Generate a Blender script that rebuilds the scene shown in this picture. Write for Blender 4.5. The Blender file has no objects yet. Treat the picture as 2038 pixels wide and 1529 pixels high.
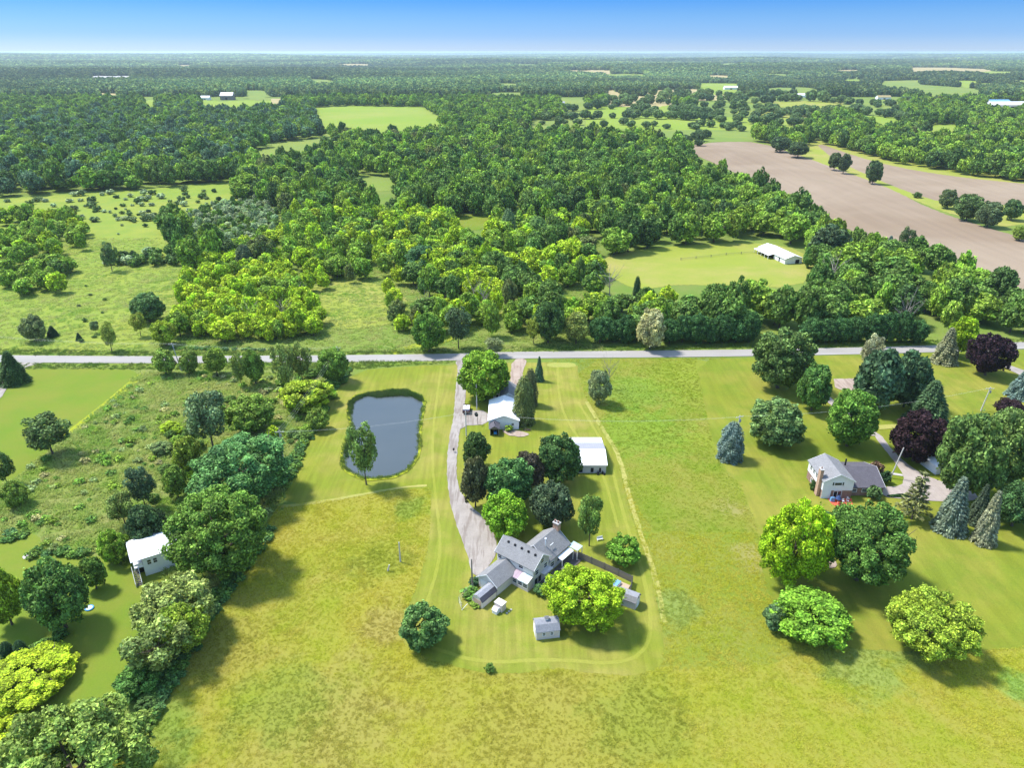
import bpy, math, random
import numpy as np
from mathutils import Vector, Matrix

# ------------------------------------------------------------------ camera, sky, sun
SC = bpy.context.scene
COL = SC.collection
FPX = 1429.0                                   # focal length in photo pixels (2038 wide)
CX, CY, HOR = 1019.0, 764.5, 102.0
CAMH = 100.0
PITCH = math.atan((CY-HOR)/FPX)
SP, CP = math.sin(PITCH), math.cos(PITCH)
cam = bpy.data.cameras.new('camera'); camo = bpy.data.objects.new('camera', cam); COL.objects.link(camo)
camo.location = (0, 0, CAMH); camo.rotation_euler = (math.pi/2-PITCH, 0, 0)
cam.sensor_fit = 'HORIZONTAL'; cam.sensor_width = 36.0; cam.lens = 36.0*FPX/2038.0
cam.clip_start = 0.5; cam.clip_end = 90000.0
SC.camera = camo

SUN_EL = math.radians(58); SHADOW_AZ = math.radians(-24)    # direction the shadows fall, from +X
sd = Vector((-math.cos(SHADOW_AZ)*math.cos(SUN_EL), -math.sin(SHADOW_AZ)*math.cos(SUN_EL), math.sin(SUN_EL)))
world = bpy.data.worlds.new('World'); SC.world = world; world.use_nodes = True
wn = world.node_tree; wn.nodes.clear()
sky = wn.nodes.new('ShaderNodeTexSky'); sky.sky_type = 'NISHITA'; sky.sun_disc = False
sky.sun_elevation = SUN_EL; sky.sun_rotation = math.atan2(sd.x, sd.y)
sky.altitude = 200; sky.air_density = 1.0; sky.dust_density = 0.25; sky.ozone_density = 2.5
tc = wn.nodes.new('ShaderNodeTexCoord'); sx = wn.nodes.new('ShaderNodeSeparateXYZ')
wn.links.new(tc.outputs['Generated'], sx.inputs[0])
rp = wn.nodes.new('ShaderNodeValToRGB')
while len(rp.color_ramp.elements) > 1: rp.color_ramp.elements.remove(rp.color_ramp.elements[0])
el = rp.color_ramp.elements
stops = [(0.0, (0.191, 0.263, 0.464)), (0.018, (0.116, 0.198, 0.41)), (0.042, (0.082, 0.168, 0.355)), (0.058, (0.052, 0.142, 0.342)), (0.16, (0.082, 0.178, 0.342)), (0.3, (0.45, 0.53, 0.62)), (0.6, (1.3, 1.16, .94))]
el[0].position = 0; el[0].color = (*stops[0][1], 1)
for p_, c_ in stops[1:]:
    e = el.new(p_); e.color = (*c_, 1)
mu = wn.nodes.new('ShaderNodeMix'); mu.data_type = 'RGBA'; mu.blend_type = 'MULTIPLY'; mu.inputs[0].default_value = 1
wn.links.new(sx.outputs['Z'], rp.inputs[0])
wn.links.new(sky.outputs[0], mu.inputs[6]); wn.links.new(rp.outputs[0], mu.inputs[7])
bg = wn.nodes.new('ShaderNodeBackground'); bg.inputs[1].default_value = 0.15
wn.links.new(mu.outputs[2], bg.inputs[0])
wo = wn.nodes.new('ShaderNodeOutputWorld'); wn.links.new(bg.outputs[0], wo.inputs[0])

sl = bpy.data.lights.new('sun', 'SUN'); sl.energy = 2.35; sl.angle = math.radians(8.0); sl.color = (1.0, .965, .90)
so = bpy.data.objects.new('sun', sl); COL.objects.link(so)
so.rotation_euler = sd.to_track_quat('Z', 'Y').to_euler()
vs = SC.view_settings; vs.view_transform = 'Standard'; vs.look = 'None'; vs.gamma = 1.0; vs.exposure = 1.60
try: vs.use_curve_mapping = False
except Exception: pass
SC.cycles.max_bounces = 5; SC.cycles.diffuse_bounces = 3; SC.cycles.transparent_max_bounces = 4
SC.cycles.volume_bounces = 1

R = random.Random(7); RN = np.random.default_rng(11)
rad = math.radians

# ------------------------------------------------------------------ photo pixel -> place
def G(px, py, h=0.0):
    u = (px-CX)/FPX; v = (py-CY)/FPX
    t = (CAMH-h)/(SP+v*CP)
    return (u*t, (CP-v*SP)*t)
def to_px(x, y, z=0.0):
    zc = y*CP+(CAMH-z)*SP
    return CX+FPX*x/zc, CY+FPX*((CAMH-z)*CP-y*SP)/zc
def inpoly(px, py, poly):
    px = np.asarray(px, float); py = np.asarray(py, float)
    ins = np.zeros(px.shape, bool); n = len(poly)
    for i in range(n):
        x1, y1 = poly[i]; x2, y2 = poly[(i+1) % n]
        if y1 == y2: continue
        c = ((y1 > py) != (y2 > py)) & (px < (x2-x1)*(py-y1)/(y2-y1)+x1)
        ins ^= c
    return ins

# ------------------------------------------------------------------ object helpers
def tag(o, label=None, cat=None, group=None, kind=None):
    if label: o['label'] = label
    if cat: o['category'] = cat
    if group: o['group'] = group
    if kind: o['kind'] = kind
    return o
def thing(name, loc, rz=0.0, label=None, cat=None, group=None):
    o = bpy.data.objects.new(name, None); COL.objects.link(o)
    o.location = loc; o.rotation_euler = (0, 0, rz); o.empty_display_size = .5
    return tag(o, label, cat, group)
def mesh_np(name, co, faces_loops, sizes, mats=(), attrs=None, smooth=False):
    me = bpy.data.meshes.new(name)
    co = np.asarray(co, np.float32); fl = np.asarray(faces_loops, np.int32).ravel(); sz = np.asarray(sizes, np.int32)
    me.vertices.add(len(co)); me.vertices.foreach_set('co', co.ravel())
    me.loops.add(len(fl)); me.loops.foreach_set('vertex_index', fl)
    me.polygons.add(len(sz)); st = np.concatenate([[0], np.cumsum(sz)[:-1]]).astype(np.int32)
    me.polygons.foreach_set('loop_start', st); me.polygons.foreach_set('loop_total', sz)
    for m in mats: me.materials.append(m)
    if attrs:
        for k, a in attrs.items():
            at = me.attributes.new(k, 'FLOAT', 'FACE'); at.data.foreach_set('value', np.asarray(a, np.float32))
    me.update(calc_edges=True)
    me.polygons.foreach_set('use_smooth', np.full(len(sz), bool(smooth)))
    return me
def link(name, me, parent=None, loc=None, scale=None, rz=None):
    o = bpy.data.objects.new(name, me); COL.objects.link(o)
    if parent: o.parent = parent
    if loc is not None: o.location = loc
    if scale is not None: o.scale = scale
    if rz is not None: o.rotation_euler = (0, 0, rz)
    return o
class MB:
    def __init__(s): s.v = []; s.f = []
    def poly(s, pts):
        b = len(s.v); s.v += [tuple(p) for p in pts]; s.f.append(list(range(b, b+len(pts)))); return s
    def solid(s, pts, faces):
        b = len(s.v); s.v += [tuple(p) for p in pts]; s.f += [[b+i for i in f] for f in faces]; return s
    def box(s, x0, x1, y0, y1, z0, z1):
        return s.solid([(x0,y0,z0),(x1,y0,z0),(x1,y1,z0),(x0,y1,z0),(x0,y0,z1),(x1,y0,z1),(x1,y1,z1),(x0,y1,z1)],
                       [(0,3,2,1),(4,5,6,7),(0,1,5,4),(1,2,6,5),(2,3,7,6),(3,0,4,7)])
    def slab(s, p, t):      # four corners (top face), thickness downwards
        q = [(a[0], a[1], a[2]-t) for a in p]
        return s.solid(list(p)+q, [(0,1,2,3),(7,6,5,4),(0,4,5,1),(1,5,6,2),(2,6,7,3),(3,7,4,0)])
    def tube(s, a, b, r0, r1, n=6):
        a = Vector(a); b = Vector(b); d = (b-a).normalized()
        u = d.orthogonal().normalized(); w = d.cross(u); pts = []
        for c, r in ((a, r0), (b, r1)):
            for i in range(n):
                an = 2*math.pi*i/n; pts.append(tuple(c+(u*math.cos(an)+w*math.sin(an))*r))
        fs = [(i, (i+1) % n, n+(i+1) % n, n+i) for i in range(n)]+[tuple(range(n, 2*n)), tuple(range(n-1, -1, -1))]
        return s.solid(pts, fs)
    def build(s, name, mat, parent=None, loc=None, smooth=False):
        sz = [len(f) for f in s.f]
        me = mesh_np(name, s.v, [i for f in s.f for i in f], sz, [mat] if mat else [], smooth=smooth)
        return link(name, me, parent, loc)

# ------------------------------------------------------------------ materials
class NT:
    def __init__(s, name):
        s.m = bpy.data.materials.new(name); s.m.use_nodes = True; s.t = s.m.node_tree; s.t.nodes.clear()
        s.out = s.n('ShaderNodeOutputMaterial')
        s.pos = s.n('ShaderNodeNewGeometry').outputs['Position']
    def n(s, typ, **k):
        x = s.t.nodes.new(typ)
        for a, b in k.items(): setattr(x, a, b)
        return x
    def l(s, a, b): s.t.links.new(a, b)
    def val(s, sock, v):
        if hasattr(v, 'is_linked') or isinstance(v, bpy.types.NodeSocket): s.l(v, sock)
        else:
            if isinstance(v, tuple) and len(v) == 3 and sock.type == 'RGBA': v = (*v, 1)
            sock.default_value = v
    def noise(s, scale, detail=3, rough=.55, vec=None, dist=0, stretch=None):
        x = s.n('ShaderNodeTexNoise'); x.inputs['Scale'].default_value = scale; x.inputs['Detail'].default_value = detail
        x.inputs['Roughness'].default_value = rough; x.inputs['Distortion'].default_value = dist
        v = vec or s.pos
        if stretch:
            mp = s.n('ShaderNodeMapping'); mp.inputs['Scale'].default_value = stretch[:3]
            if len(stretch) > 3: mp.inputs['Rotation'].default_value = (0, 0, stretch[3])
            s.l(v, mp.inputs[0]); v = mp.outputs[0]
        s.l(v, x.inputs['Vector']); return x.outputs['Fac']
    def ramp(s, fac, lo, hi):
        x = s.n('ShaderNodeMapRange'); x.inputs[1].default_value = lo; x.inputs[2].default_value = hi
        s.l(fac, x.inputs[0]); return x.outputs[0]
    def mix(s, fac, a, b, blend='MIX'):
        x = s.n('ShaderNodeMix', data_type='RGBA', blend_type=blend)
        s.val(x.inputs[0], fac); s.val(x.inputs[6], a); s.val(x.inputs[7], b); return x.outputs[2]
    def math(s, op, a, b=0.0, c=None):
        x = s.n('ShaderNodeMath', operation=op); s.val(x.inputs[0], a); s.val(x.inputs[1], b)
        if c is not None: s.val(x.inputs[2], c)
        return x.outputs[0]
    def grey(s, f, lo, hi):        # scalar 0..1 -> grey colour lo..hi for multiply
        x = s.n('ShaderNodeMapRange'); x.inputs[3].default_value = lo; x.inputs[4].default_value = hi; s.l(f, x.inputs[0])
        return x.outputs[0]
    def done(s, col, rough=.9, spec=.2, bump=None, bstr=.5, bdist=.1, metal=0, trans=0):
        p = s.n('ShaderNodeBsdfPrincipled'); s.val(p.inputs['Base Color'], col)
        p.inputs['Roughness'].default_value = rough; p.inputs['Specular IOR Level'].default_value = spec
        p.inputs['Metallic'].default_value = metal
        if bump is not None:
            b = s.n('ShaderNodeBump'); b.inputs['Strength'].default_value = bstr; b.inputs['Distance'].default_value = bdist
            s.l(bump, b.inputs['Height']); s.l(b.outputs[0], p.inputs['Normal'])
        sh = p.outputs[0]
        if trans:
            tr = s.n('ShaderNodeBsdfTranslucent'); s.val(tr.inputs[0], col)
            mx = s.n('ShaderNodeMixShader'); mx.inputs[0].default_value = trans
            s.l(sh, mx.inputs[1]); s.l(tr.outputs[0], mx.inputs[2]); sh = mx.outputs[0]
        s.l(sh, s.out.inputs[0]); return s.m

def paint(name, col, rough=.7, var=.12, scale=1.5, bump=None, spec=.3, metal=0):
    t = NT(name); n = t.noise(scale, 4); n2 = t.noise(scale*9, 2)
    c = t.mix(1.0, (*col,), t.grey(n, 1-var, 1+var), 'MULTIPLY'); c = t.mix(1.0, c, t.grey(n2, 1-var*.6, 1+var*.6), 'MULTIPLY')
    return t.done(c, rough, spec, n2, .15, .02, metal)

def leafmat(name, inst):
    t = NT(name)
    if inst:
        a = t.n('ShaderNodeAttribute', attribute_name='icol', attribute_type='INSTANCER'); base = a.outputs['Color']
    else:
        base = t.n('ShaderNodeObjectInfo').outputs['Color']
    tn = t.n('ShaderNodeAttribute', attribute_name='tone', attribute_type='GEOMETRY').outputs['Fac']
    c = t.mix(1.0, base, t.grey(t.math('POWER', tn, 1.7), .75, 4.6), 'MULTIPLY')
    big = t.ramp(t.noise(.28, 2), .35, .68)
    yel = t.mix(1.0, c, (1.14, 1.06, .85), 'MULTIPLY')
    c = t.mix(big, c, yel)
    return t.done(c, .7, .18, trans=.24)
M = {}
M['leaf'] = leafmat('foliage', False); M['leaf_i'] = leafmat('foliage_far', True)
M['bark'] = paint('bark', (.11, .085, .065), .9, .3, 3)
M['deadwood'] = paint('dead_wood', (.30, .26, .23), .9, .2, 3)
def shingle(name, col, dark):
    t = NT(name); o = t.n('ShaderNodeTexCoord').outputs['Object']
    w = t.n('ShaderNodeTexBrick'); w.inputs['Scale'].default_value = 3.2
    w.inputs['Color1'].default_value = (*col, 1); w.inputs['Color2'].default_value = tuple(x*.82 for x in col)+(1,)
    w.inputs['Mortar'].default_value = (*dark, 1); w.inputs['Mortar Size'].default_value = .02
    t.l(o, w.inputs['Vector'])
    n = t.noise(.9, 5, .65, dist=.5); n2 = t.noise(9, 2)
    c = t.mix(1.0, w.outputs[0], t.grey(n, .72, 1.28), 'MULTIPLY'); c = t.mix(1.0, c, t.grey(n2, .85, 1.15), 'MULTIPLY')
    return t.done(c, .9, .15, w.outputs['Fac'], .4, .02)
M['shingle'] = shingle('grey_shingles', (.265, .262, .268), (.13, .13, .13))
M['shingle_d'] = shingle('dark_shingles', (.12, .11, .13), (.06, .06, .065))
M['shingle_l'] = shingle('pale_shingles', (.33, .335, .37), (.17, .17, .18))
def siding(name, col, pitch=.2, axis='z', amt=.5):
    t = NT(name); o = t.n('ShaderNodeTexCoord').outputs['Object']
    s = t.n('ShaderNodeSeparateXYZ'); t.l(o, s.inputs[0])
    sock = s.outputs['Z'] if axis == 'z' else s.outputs['X'] if axis == 'x' else s.outputs['Y']
    f = t.math('FRACT', t.math('MULTIPLY', sock, 1/pitch)); edge = t.math('GREATER_THAN', f, .9)
    n = t.noise(.8, 4)
    c = t.mix(1.0, (*col,), t.grey(n, .86, 1.1), 'MULTIPLY')
    c = t.mix(t.math('MULTIPLY', edge, .35), c, tuple(x*.45 for x in col))
    return t.done(c, .6, .3, f, amt, .02)
M['siding_cream'] = siding('cream_siding', (.74, .70, .65)); M['siding_lilac'] = siding('lilac_grey_siding', (.58, .54, .55))
M['siding_white'] = siding('white_siding', (.8, .8, .82)); M['siding_tan'] = siding('tan_panel_siding', (.66, .57, .52), .25)
M['metal_white'] = siding('white_metal_roofing', (.80, .81, .84), .6, 'x', .6)
M['metal_white_y'] = siding('white_metal_roofing_ribbed', (.80, .81, .84), .6, 'y', .6)
M['metal_grey'] = siding('weathered_grey_roofing', (.30, .30, .34), .6, 'x', .6)
M['brick'] = shingle('red_brown_brick', (.30, .17, .13), (.32, .27, .24))
M['brick_t'] = shingle('orange_tan_brick', (.50, .30, .20), (.5, .42, .36))
M['glass'] = paint('window_glass', (.02, .025, .035), .08, .1, 1, spec=.6)
M['white'] = paint('white_paint', (.78, .78, .78), .5, .05)
M['dark'] = paint('dark_paint_and_shade', (.012, .011, .014), .9, .2)  # near black for dark parts, and for shade painted where openings are unlit
M['wood_g'] = paint('weathered_grey_boards', (.17, .15, .14), .9, .3, 4)
M['wood_t'] = paint('tan_deck_boards', (.42, .31, .22), .8, .2, 3)
M['pole'] = paint('pale_weathered_pole', (.52, .50, .46), .85, .15, 2)
M['pole_d'] = paint('grey_wooden_pole', (.22, .19, .16), .85, .2, 2)
M['wire'] = paint('bare_aluminium_wire', (.50, .53, .50), .5, .05, metal=.3)
M['blue'] = paint('blue_cover', (.16, .33, .55), .6, .12); M['teal'] = paint('pale_teal_panel', (.42, .56, .58), .5, .1)
M['maroon'] = paint('maroon_paint', (.07, .018, .022), .4, .1); M['rubber'] = paint('black_rubber', (.015, .015, .015), .8, .1)
M['red'] = paint('red_patio_rug', (.62, .10, .05), .8, .15); M['navy'] = paint('navy_canvas', (.03, .06, .16), .8, .15)
M['skyb'] = paint('sky_blue_plastic', (.05, .30, .70), .5, .1); M['polyc'] = paint('milky_panel', (.55, .56, .50), .4, .1)
M['plum'] = paint('faded_plum_panel', (.30, .22, .27), .5, .15); M['stone'] = paint('concrete', (.42, .40, .38), .9, .12)
M['shutter'] = paint('dark_shutter', (.02, .03, .04), .6, .1)

def grass(name, cols, s1=.02, s2=.16, stripe=None, fine=1.6, bstr=.6, blobs=(), speck=.25, contrast=(.82, 1.18), mid=(.36, .68), trans=0, gain=1.0):
    """cols: base, second (large patches), third (medium patches)."""
    t = NT(name); cols = [tuple(v*gain for v in q) for q in cols]
    a = t.ramp(t.noise(s1, 4, .6, dist=.6), .40, .62); b = t.ramp(t.noise(s2, 4, .65), *mid)
    c = t.mix(a, cols[0], cols[1]); c = t.mix(t.math('MULTIPLY', b, .75), c, cols[2])
    for (bx, by, br, bc) in blobs:
        x, y = G(bx, by); d = t.n('ShaderNodeVectorMath', operation='DISTANCE'); t.l(t.pos, d.inputs[0]); d.inputs[1].default_value = (x, y, 0)
        f = t.math('ADD', d.outputs['Value'], t.math('MULTIPLY', t.math('SUBTRACT', t.noise(.25, 4, .6), .5), br*2.2))
        k = t.n('ShaderNodeMapRange'); k.inputs[1].default_value = br*1.15; k.inputs[2].default_value = br*.55; t.l(f, k.inputs[0])
        c = t.mix(t.math('MULTIPLY', k.outputs[0], .55), c, bc)
    if stripe:
        n = t.noise(stripe[0], 2, .5, stretch=stripe[1]); c = t.mix(1.0, c, t.grey(t.ramp(n, .38, .62), 1-stripe[2], 1+stripe[2]), 'MULTIPLY')
    m = t.noise(2.6, 5, .75, stretch=(1, .55, 1, .7)); f = t.noise(fine*3.2, 4, .75)
    c = t.mix(1.0, c, t.grey(m, *contrast), 'MULTIPLY')
    c = t.mix(1.0, c, t.grey(t.ramp(f, .3, .7), 1-speck, 1+speck), 'MULTIPLY')
    return t.done(c, .95, .08, None if trans else t.math('ADD', f, t.math('MULTIPLY', m, .5)), bstr, .10, trans=trans)
MINT = (.175, .25, .065)
ME_BLOBS = [(1345, 1213, 6, MINT), (1715, 1335, 7, MINT), (1800, 1295, 5, MINT), (2035, 1370, 4, (.13, .30, .07)), (900, 1310, 5, (.22, .23, .02)), (880, 1290, 4, (.11, .17, .03)),
            (770, 1240, 6, (.28, .225, .07)), (640, 1440, 14, (.26, .225, .06)), (1100, 1460, 18, (.25, .225, .045)), (430, 1300, 10, (.24, .21, .045)), (560, 1400, 9, (.16, .215, .024)), (760, 1120, 7, (.17, .205, .024)), (1280, 1430, 10, (.17, .21, .025)), (820, 1010, 5, (.12, .21, .03)), (330, 1440, 5, (.13, .215, .04)), (355, 1500, 4, (.13, .21, .04))]
meadow_cols = ((.215, .238, .023), (.255, .240, .028), (.270, .236, .048))
field_cols = ((.150, .200, .020), (.195, .212, .025), (.228, .208, .045))
M['meadow'] = grass('meadow_grass', meadow_cols, .018, .13, blobs=ME_BLOBS, bstr=.9, speck=.22, contrast=(.80, 1.18))
M['rough'] = grass('rough_field_grass', field_cols, .015, .10, blobs=ME_BLOBS[:4]+[(1275, 860, 16, (.135, .25, .02)), (1265, 780, 14, (.135, .24, .03)), (1400, 760, 24, (.185, .245, .022)), (1445, 880, 10, (.20, .25, .025)), (1500, 1110, 5, (.27, .235, .09)), (1450, 1010, 4, (.26, .23, .09))], bstr=.9, speck=.26, contrast=(.80, 1.18))
M['meadow_b'] = grass('meadow_blades', meadow_cols, .018, .13, blobs=[(x, y, r, tuple(v*1.5 for v in c)) for x, y, r, c in ME_BLOBS], speck=.22, contrast=(.88, 1.16), trans=.45, gain=2.25)  # blade colours, here and below, raised to offset the blades' own shade
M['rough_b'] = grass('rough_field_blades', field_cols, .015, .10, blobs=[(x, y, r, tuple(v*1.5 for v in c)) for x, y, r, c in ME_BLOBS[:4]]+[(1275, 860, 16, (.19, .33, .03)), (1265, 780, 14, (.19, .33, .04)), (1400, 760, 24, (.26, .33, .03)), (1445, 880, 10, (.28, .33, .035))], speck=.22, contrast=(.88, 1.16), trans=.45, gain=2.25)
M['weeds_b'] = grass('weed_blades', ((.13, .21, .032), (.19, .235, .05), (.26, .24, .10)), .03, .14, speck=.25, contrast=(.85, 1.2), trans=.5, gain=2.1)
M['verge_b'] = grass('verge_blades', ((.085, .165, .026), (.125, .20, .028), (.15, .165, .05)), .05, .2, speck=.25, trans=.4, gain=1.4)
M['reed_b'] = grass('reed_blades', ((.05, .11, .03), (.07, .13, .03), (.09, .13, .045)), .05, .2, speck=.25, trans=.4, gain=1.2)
M['ground'] = grass('scrub_ground', ((.115, .185, .030), (.15, .215, .032), (.18, .20, .055)), .012, .08, bstr=.9, speck=.28)
M['weeds'] = grass('overgrown_field', ((.12, .19, .028), (.17, .215, .042), (.24, .225, .08)), .03, .14, bstr=.9, speck=.3, contrast=(.74, 1.24))
M['lawn'] = grass('mown_lawn_striped', ((.215, .232, .028), (.290, .262, .062), (.175, .222, .022)), .03, .10, stripe=(.9, (1, .06, 1, .05), .09), speck=.2, bstr=.4, contrast=(.84, 1.16), mid=(.42, .6), gain=.88)
M['mowline'] = grass('mower_line_grass', ((.235, .245, .034), (.295, .27, .065), (.20, .235, .028)), .03, .10, speck=.2, bstr=.4, contrast=(.84, 1.16))
M['lawn_r'] = grass('mown_lawn', ((.200, .228, .024), (.262, .252, .042), (.155, .212, .020)), .022, .08, stripe=(.55, (1, .12, 1, .7), .07), speck=.2, bstr=.4, contrast=(.85, 1.15), mid=(.42, .6), gain=.84)
M['lawn_g'] = grass('green_lawn', ((.118, .190, .018), (.155, .20, .022), (.18, .19, .03)), .02, .08, speck=.12, bstr=.3)
M['swath'] = grass('pale_mown_swath', ((.33, .31, .09), (.26, .28, .06), (.30, .28, .08)), .05, .4, speck=.15, bstr=.3)
M['swath_y'] = grass('yellow_mown_swath', ((.29, .31, .02), (.24, .29, .02), (.27, .29, .03)), .05, .4, speck=.12, bstr=.3)
M['verge'] = grass('roadside_grass', ((.115, .20, .026), (.155, .225, .028), (.18, .19, .05)), .05, .2, speck=.25, bstr=.8)
M['pasture'] = grass('pasture_grass', ((.235, .265, .040), (.30, .265, .08), (.20, .25, .035)), .016, .06, speck=.15)
M['farfield'] = grass('far_field', ((.16, .22, .04), (.21, .235, .05), (.13, .19, .045)), .004, .012, speck=.06, bstr=.1)
M['farfield2'] = grass('bright_far_field', ((.20, .27, .035), (.24, .27, .055), (.17, .25, .03)), .003, .008, speck=.06, bstr=.1)
M['tanfield'] = grass('ripe_tan_field', ((.40, .31, .16), (.34, .27, .14), (.28, .25, .1)), .004, .02, speck=.05, bstr=.1)
M['farwood'] = grass('woodland_floor', ((.030, .055, .020), (.04, .07, .022), (.05, .07, .03)), .01, .05, speck=.15)
def soil():
    t = NT('ploughed_soil'); a = t.ramp(t.noise(.008, 4, .6, dist=1), .35, .65)
    c = t.mix(a, (.225, .165, .112), (.28, .215, .152))
    rows = t.noise(.16, 2, .5, stretch=(1, .03, 1, -.78)); c = t.mix(1.0, c, t.grey(t.ramp(rows, .35, .65), .95, 1.04), 'MULTIPLY')
    w = t.ramp(t.noise(.02, 3, .6), .62, .78); c = t.mix(t.math('MULTIPLY', w, .35), c, (.17, .15, .09))
    f = t.noise(1.2, 3); c = t.mix(1.0, c, t.grey(f, .88, 1.12), 'MULTIPLY')
    return t.done(c, .95, .1, f, .6, .15)
M['soil'] = soil()
def asphalt():
    t = NT('worn_asphalt'); n = t.noise(.25, 4, .6, stretch=(.12, 1, 1)); f = t.noise(8, 2)
    c = t.mix(t.ramp(n, .35, .65), (.265, .245, .228), (.32, .298, .278)); c = t.mix(1.0, c, t.grey(f, .88, 1.12), 'MULTIPLY')
    return t.done(c, .85, .25, f, .2, .01)
M['road'] = asphalt()
def gravel(name, a, b, c3, rot=.1, tr=.5):
    t = NT(name); n = t.noise(.35, 4, .6); tk = t.noise(1.1, 3, .6, dist=.3, stretch=(1, .10, 1, rot)); f = t.noise(5, 3, .7)
    c = t.mix(t.ramp(n, .35, .65), a, b); c = t.mix(t.math('MULTIPLY', t.ramp(tk, .50, .60), tr), c, c3)
    c = t.mix(1.0, c, t.grey(f, .8, 1.2), 'MULTIPLY')
    return t.done(c, .95, .15, f, .5, .04)
M['gravel'] = gravel('pale_gravel', (.27, .24, .215), (.33, .295, .268), (.15, .115, .095))
M['dirt'] = gravel('dirt_track', (.31, .235, .185), (.36, .29, .24), (.21, .15, .12), 0, .6)
M['drive'] = gravel('pinkish_drive', (.32, .275, .245), (.37, .32, .29), (.26, .21, .20), .6, .35)
def water():
    t = NT('pond_water'); n = t.noise(.08, 3); c = t.mix(n, (.050, .064, .068), (.072, .082, .084)); w = t.noise(2.2, 3, .6)
    return t.done(c, .10, .5, w, .10, .03)
M['water'] = water()
def grassblade(name, src):
    return M[src]

# ------------------------------------------------------------------ ground sheets
def far_h(x, y):
    d = np.sqrt(x*x+y*y); k = np.clip((d-1500)/2500, 0, 1); k = k*k*(3-2*k)
    h = 9*np.sin(x/760+y/1100+1.3)+8*np.sin(y/620-x/1500+.4)+5*np.sin(x/340+2)*np.sin(y/410)
    k2 = np.clip((d-6000)/8000, 0, 1)
    h2 = 22*np.sin(x/4200+y/5200+.9)+16*np.sin(x/2300-y/2900+2.2)+10*np.sin(x/1300+.5)
    return k*(h-4)+k2*(h2+6)
ys = np.concatenate([np.linspace(-150, 400, 12), np.geomspace(430, 60000, 340)])
xs_u = np.linspace(-1.25, 1.25, 361)
YY, UU = np.meshgrid(ys, xs_u, indexing='ij')
XX = UU*np.maximum(YY, 500); ZZ = far_h(XX, YY)
nr, nc = XX.shape
idx = np.arange(nr*nc).reshape(nr, nc)
quads = np.stack([idx[:-1, :-1], idx[:-1, 1:], idx[1:, 1:], idx[1:, :-1]], -1).reshape(-1, 4)
gco = np.stack([XX, YY, ZZ], -1).reshape(-1, 3)
g = link('ground', mesh_np('ground', gco, quads, [4]*len(quads), [M['ground']], smooth=True)); tag(g, kind='structure')
qc = gco[quads].mean(1); qpx, qpy = to_px(qc[:, 0], qc[:, 1], qc[:, 2])

def chaikin(p, it=2, closed=True):
    p = [tuple(a) for a in p]
    for _ in range(it):
        q = []
        n = len(p)
        for i in range(n if closed else n-1):
            a = p[i]; b = p[(i+1) % n]
            q += [(.75*a[0]+.25*b[0], .75*a[1]+.25*b[1]), (.25*a[0]+.75*b[0], .25*a[1]+.75*b[1])]
        if not closed: q = [p[0]]+q+[p[-1]]
        p = q
    return p
LEVEL = [0.004]
def sheet(name, pxpoly, mat, smooth=2, jit=.25, z=None, world_pts=False):
    pts = pxpoly if world_pts else [G(*p) for p in pxpoly]
    if smooth: pts = chaikin(pts, smooth)
    out = []
    for i in range(len(pts)):                       # subdivide and roughen the edge
        a = pts[i]; b = pts[(i+1) % len(pts)]; L = math.dist(a, b); k = max(1, min(60, int(L/1.2)))
        for j in range(k):
            t = j/k; out.append((a[0]+(b[0]-a[0])*t+R.uniform(-jit, jit), a[1]+(b[1]-a[1])*t+R.uniform(-jit, jit)))
    if z is None:
        LEVEL[0] += .004; z = LEVEL[0]
    from mathutils.geometry import tessellate_polygon
    vv = [Vector((x, y, 0)) for x, y in out]; tr = tessellate_polygon([vv])
    tr = [t if ((vv[t[1]]-vv[t[0]]).cross(vv[t[2]]-vv[t[0]])).z > 0 else (t[0], t[2], t[1]) for t in tr]
    o = link(name, mesh_np(name, [(x, y, z) for x, y in out], [i for t in tr for i in t], [3]*len(tr), [mat]))
    tag(o, kind='structure'); return o
def band(pxpts, width_px, side=None):
    """centre line in px + width in metres -> polygon in px-less world coordinates"""
    P = chaikin([G(*p) for p in pxpts], 2, False); L_, R_ = [], []
    for i, p in enumerate(P):
        a = P[max(0, i-1)]; b = P[min(len(P)-1, i+1)]; dx, dy = b[0]-a[0], b[1]-a[1]; l = math.hypot(dx, dy) or 1
        w = width_px[0]+(width_px[1]-width_px[0])*i/(len(P)-1)
        L_.append((p[0]-dy/l*w/2, p[1]+dx/l*w/2)); R_.append((p[0]+dy/l*w/2, p[1]-dx/l*w/2))
    return L_+R_[::-1]

MEADOW = [(-400, 1700), (-400, 1500), (200, 1560), (285, 1400), (330, 1330), (400, 1230), (520, 1060), (555, 1008), (700, 988), (790, 970), (857, 968), (900, 1000), (1240, 960), (1300, 1060),
          (1500, 1060), (1530, 1180), (1640, 1290), (1800, 1300), (2038, 1285), (2500, 1300), (2600, 1700)]
ROUGH = [(1100, 716), (1460, 712), (1440, 780), (1430, 860), (1450, 925), (1490, 985), (1515, 1060), (1530, 1180), (1640, 1290), (1500, 1330), (1330, 1330), (1200, 1340), (1180, 1000)]
sheet('meadow', MEADOW, M['meadow'], 1, .5)
sheet('field', ROUGH, M['rough'], 1, .5)
sheet('field', [(-300, 732), (285, 736), (540, 740), (690, 735), (650, 800), (600, 900), (560, 1000), (440, 1150), (330, 1330), (240, 1400), (-400, 1600)], M['weeds'], 1, .5)
sheet('lawn', [(-400, 736), (60, 738), (95, 729), (180, 733), (285, 737), (250, 772), (140, 862), (60, 930), (-20, 985), (-400, 1050)], M['lawn_g'], 1, .2)
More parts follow.
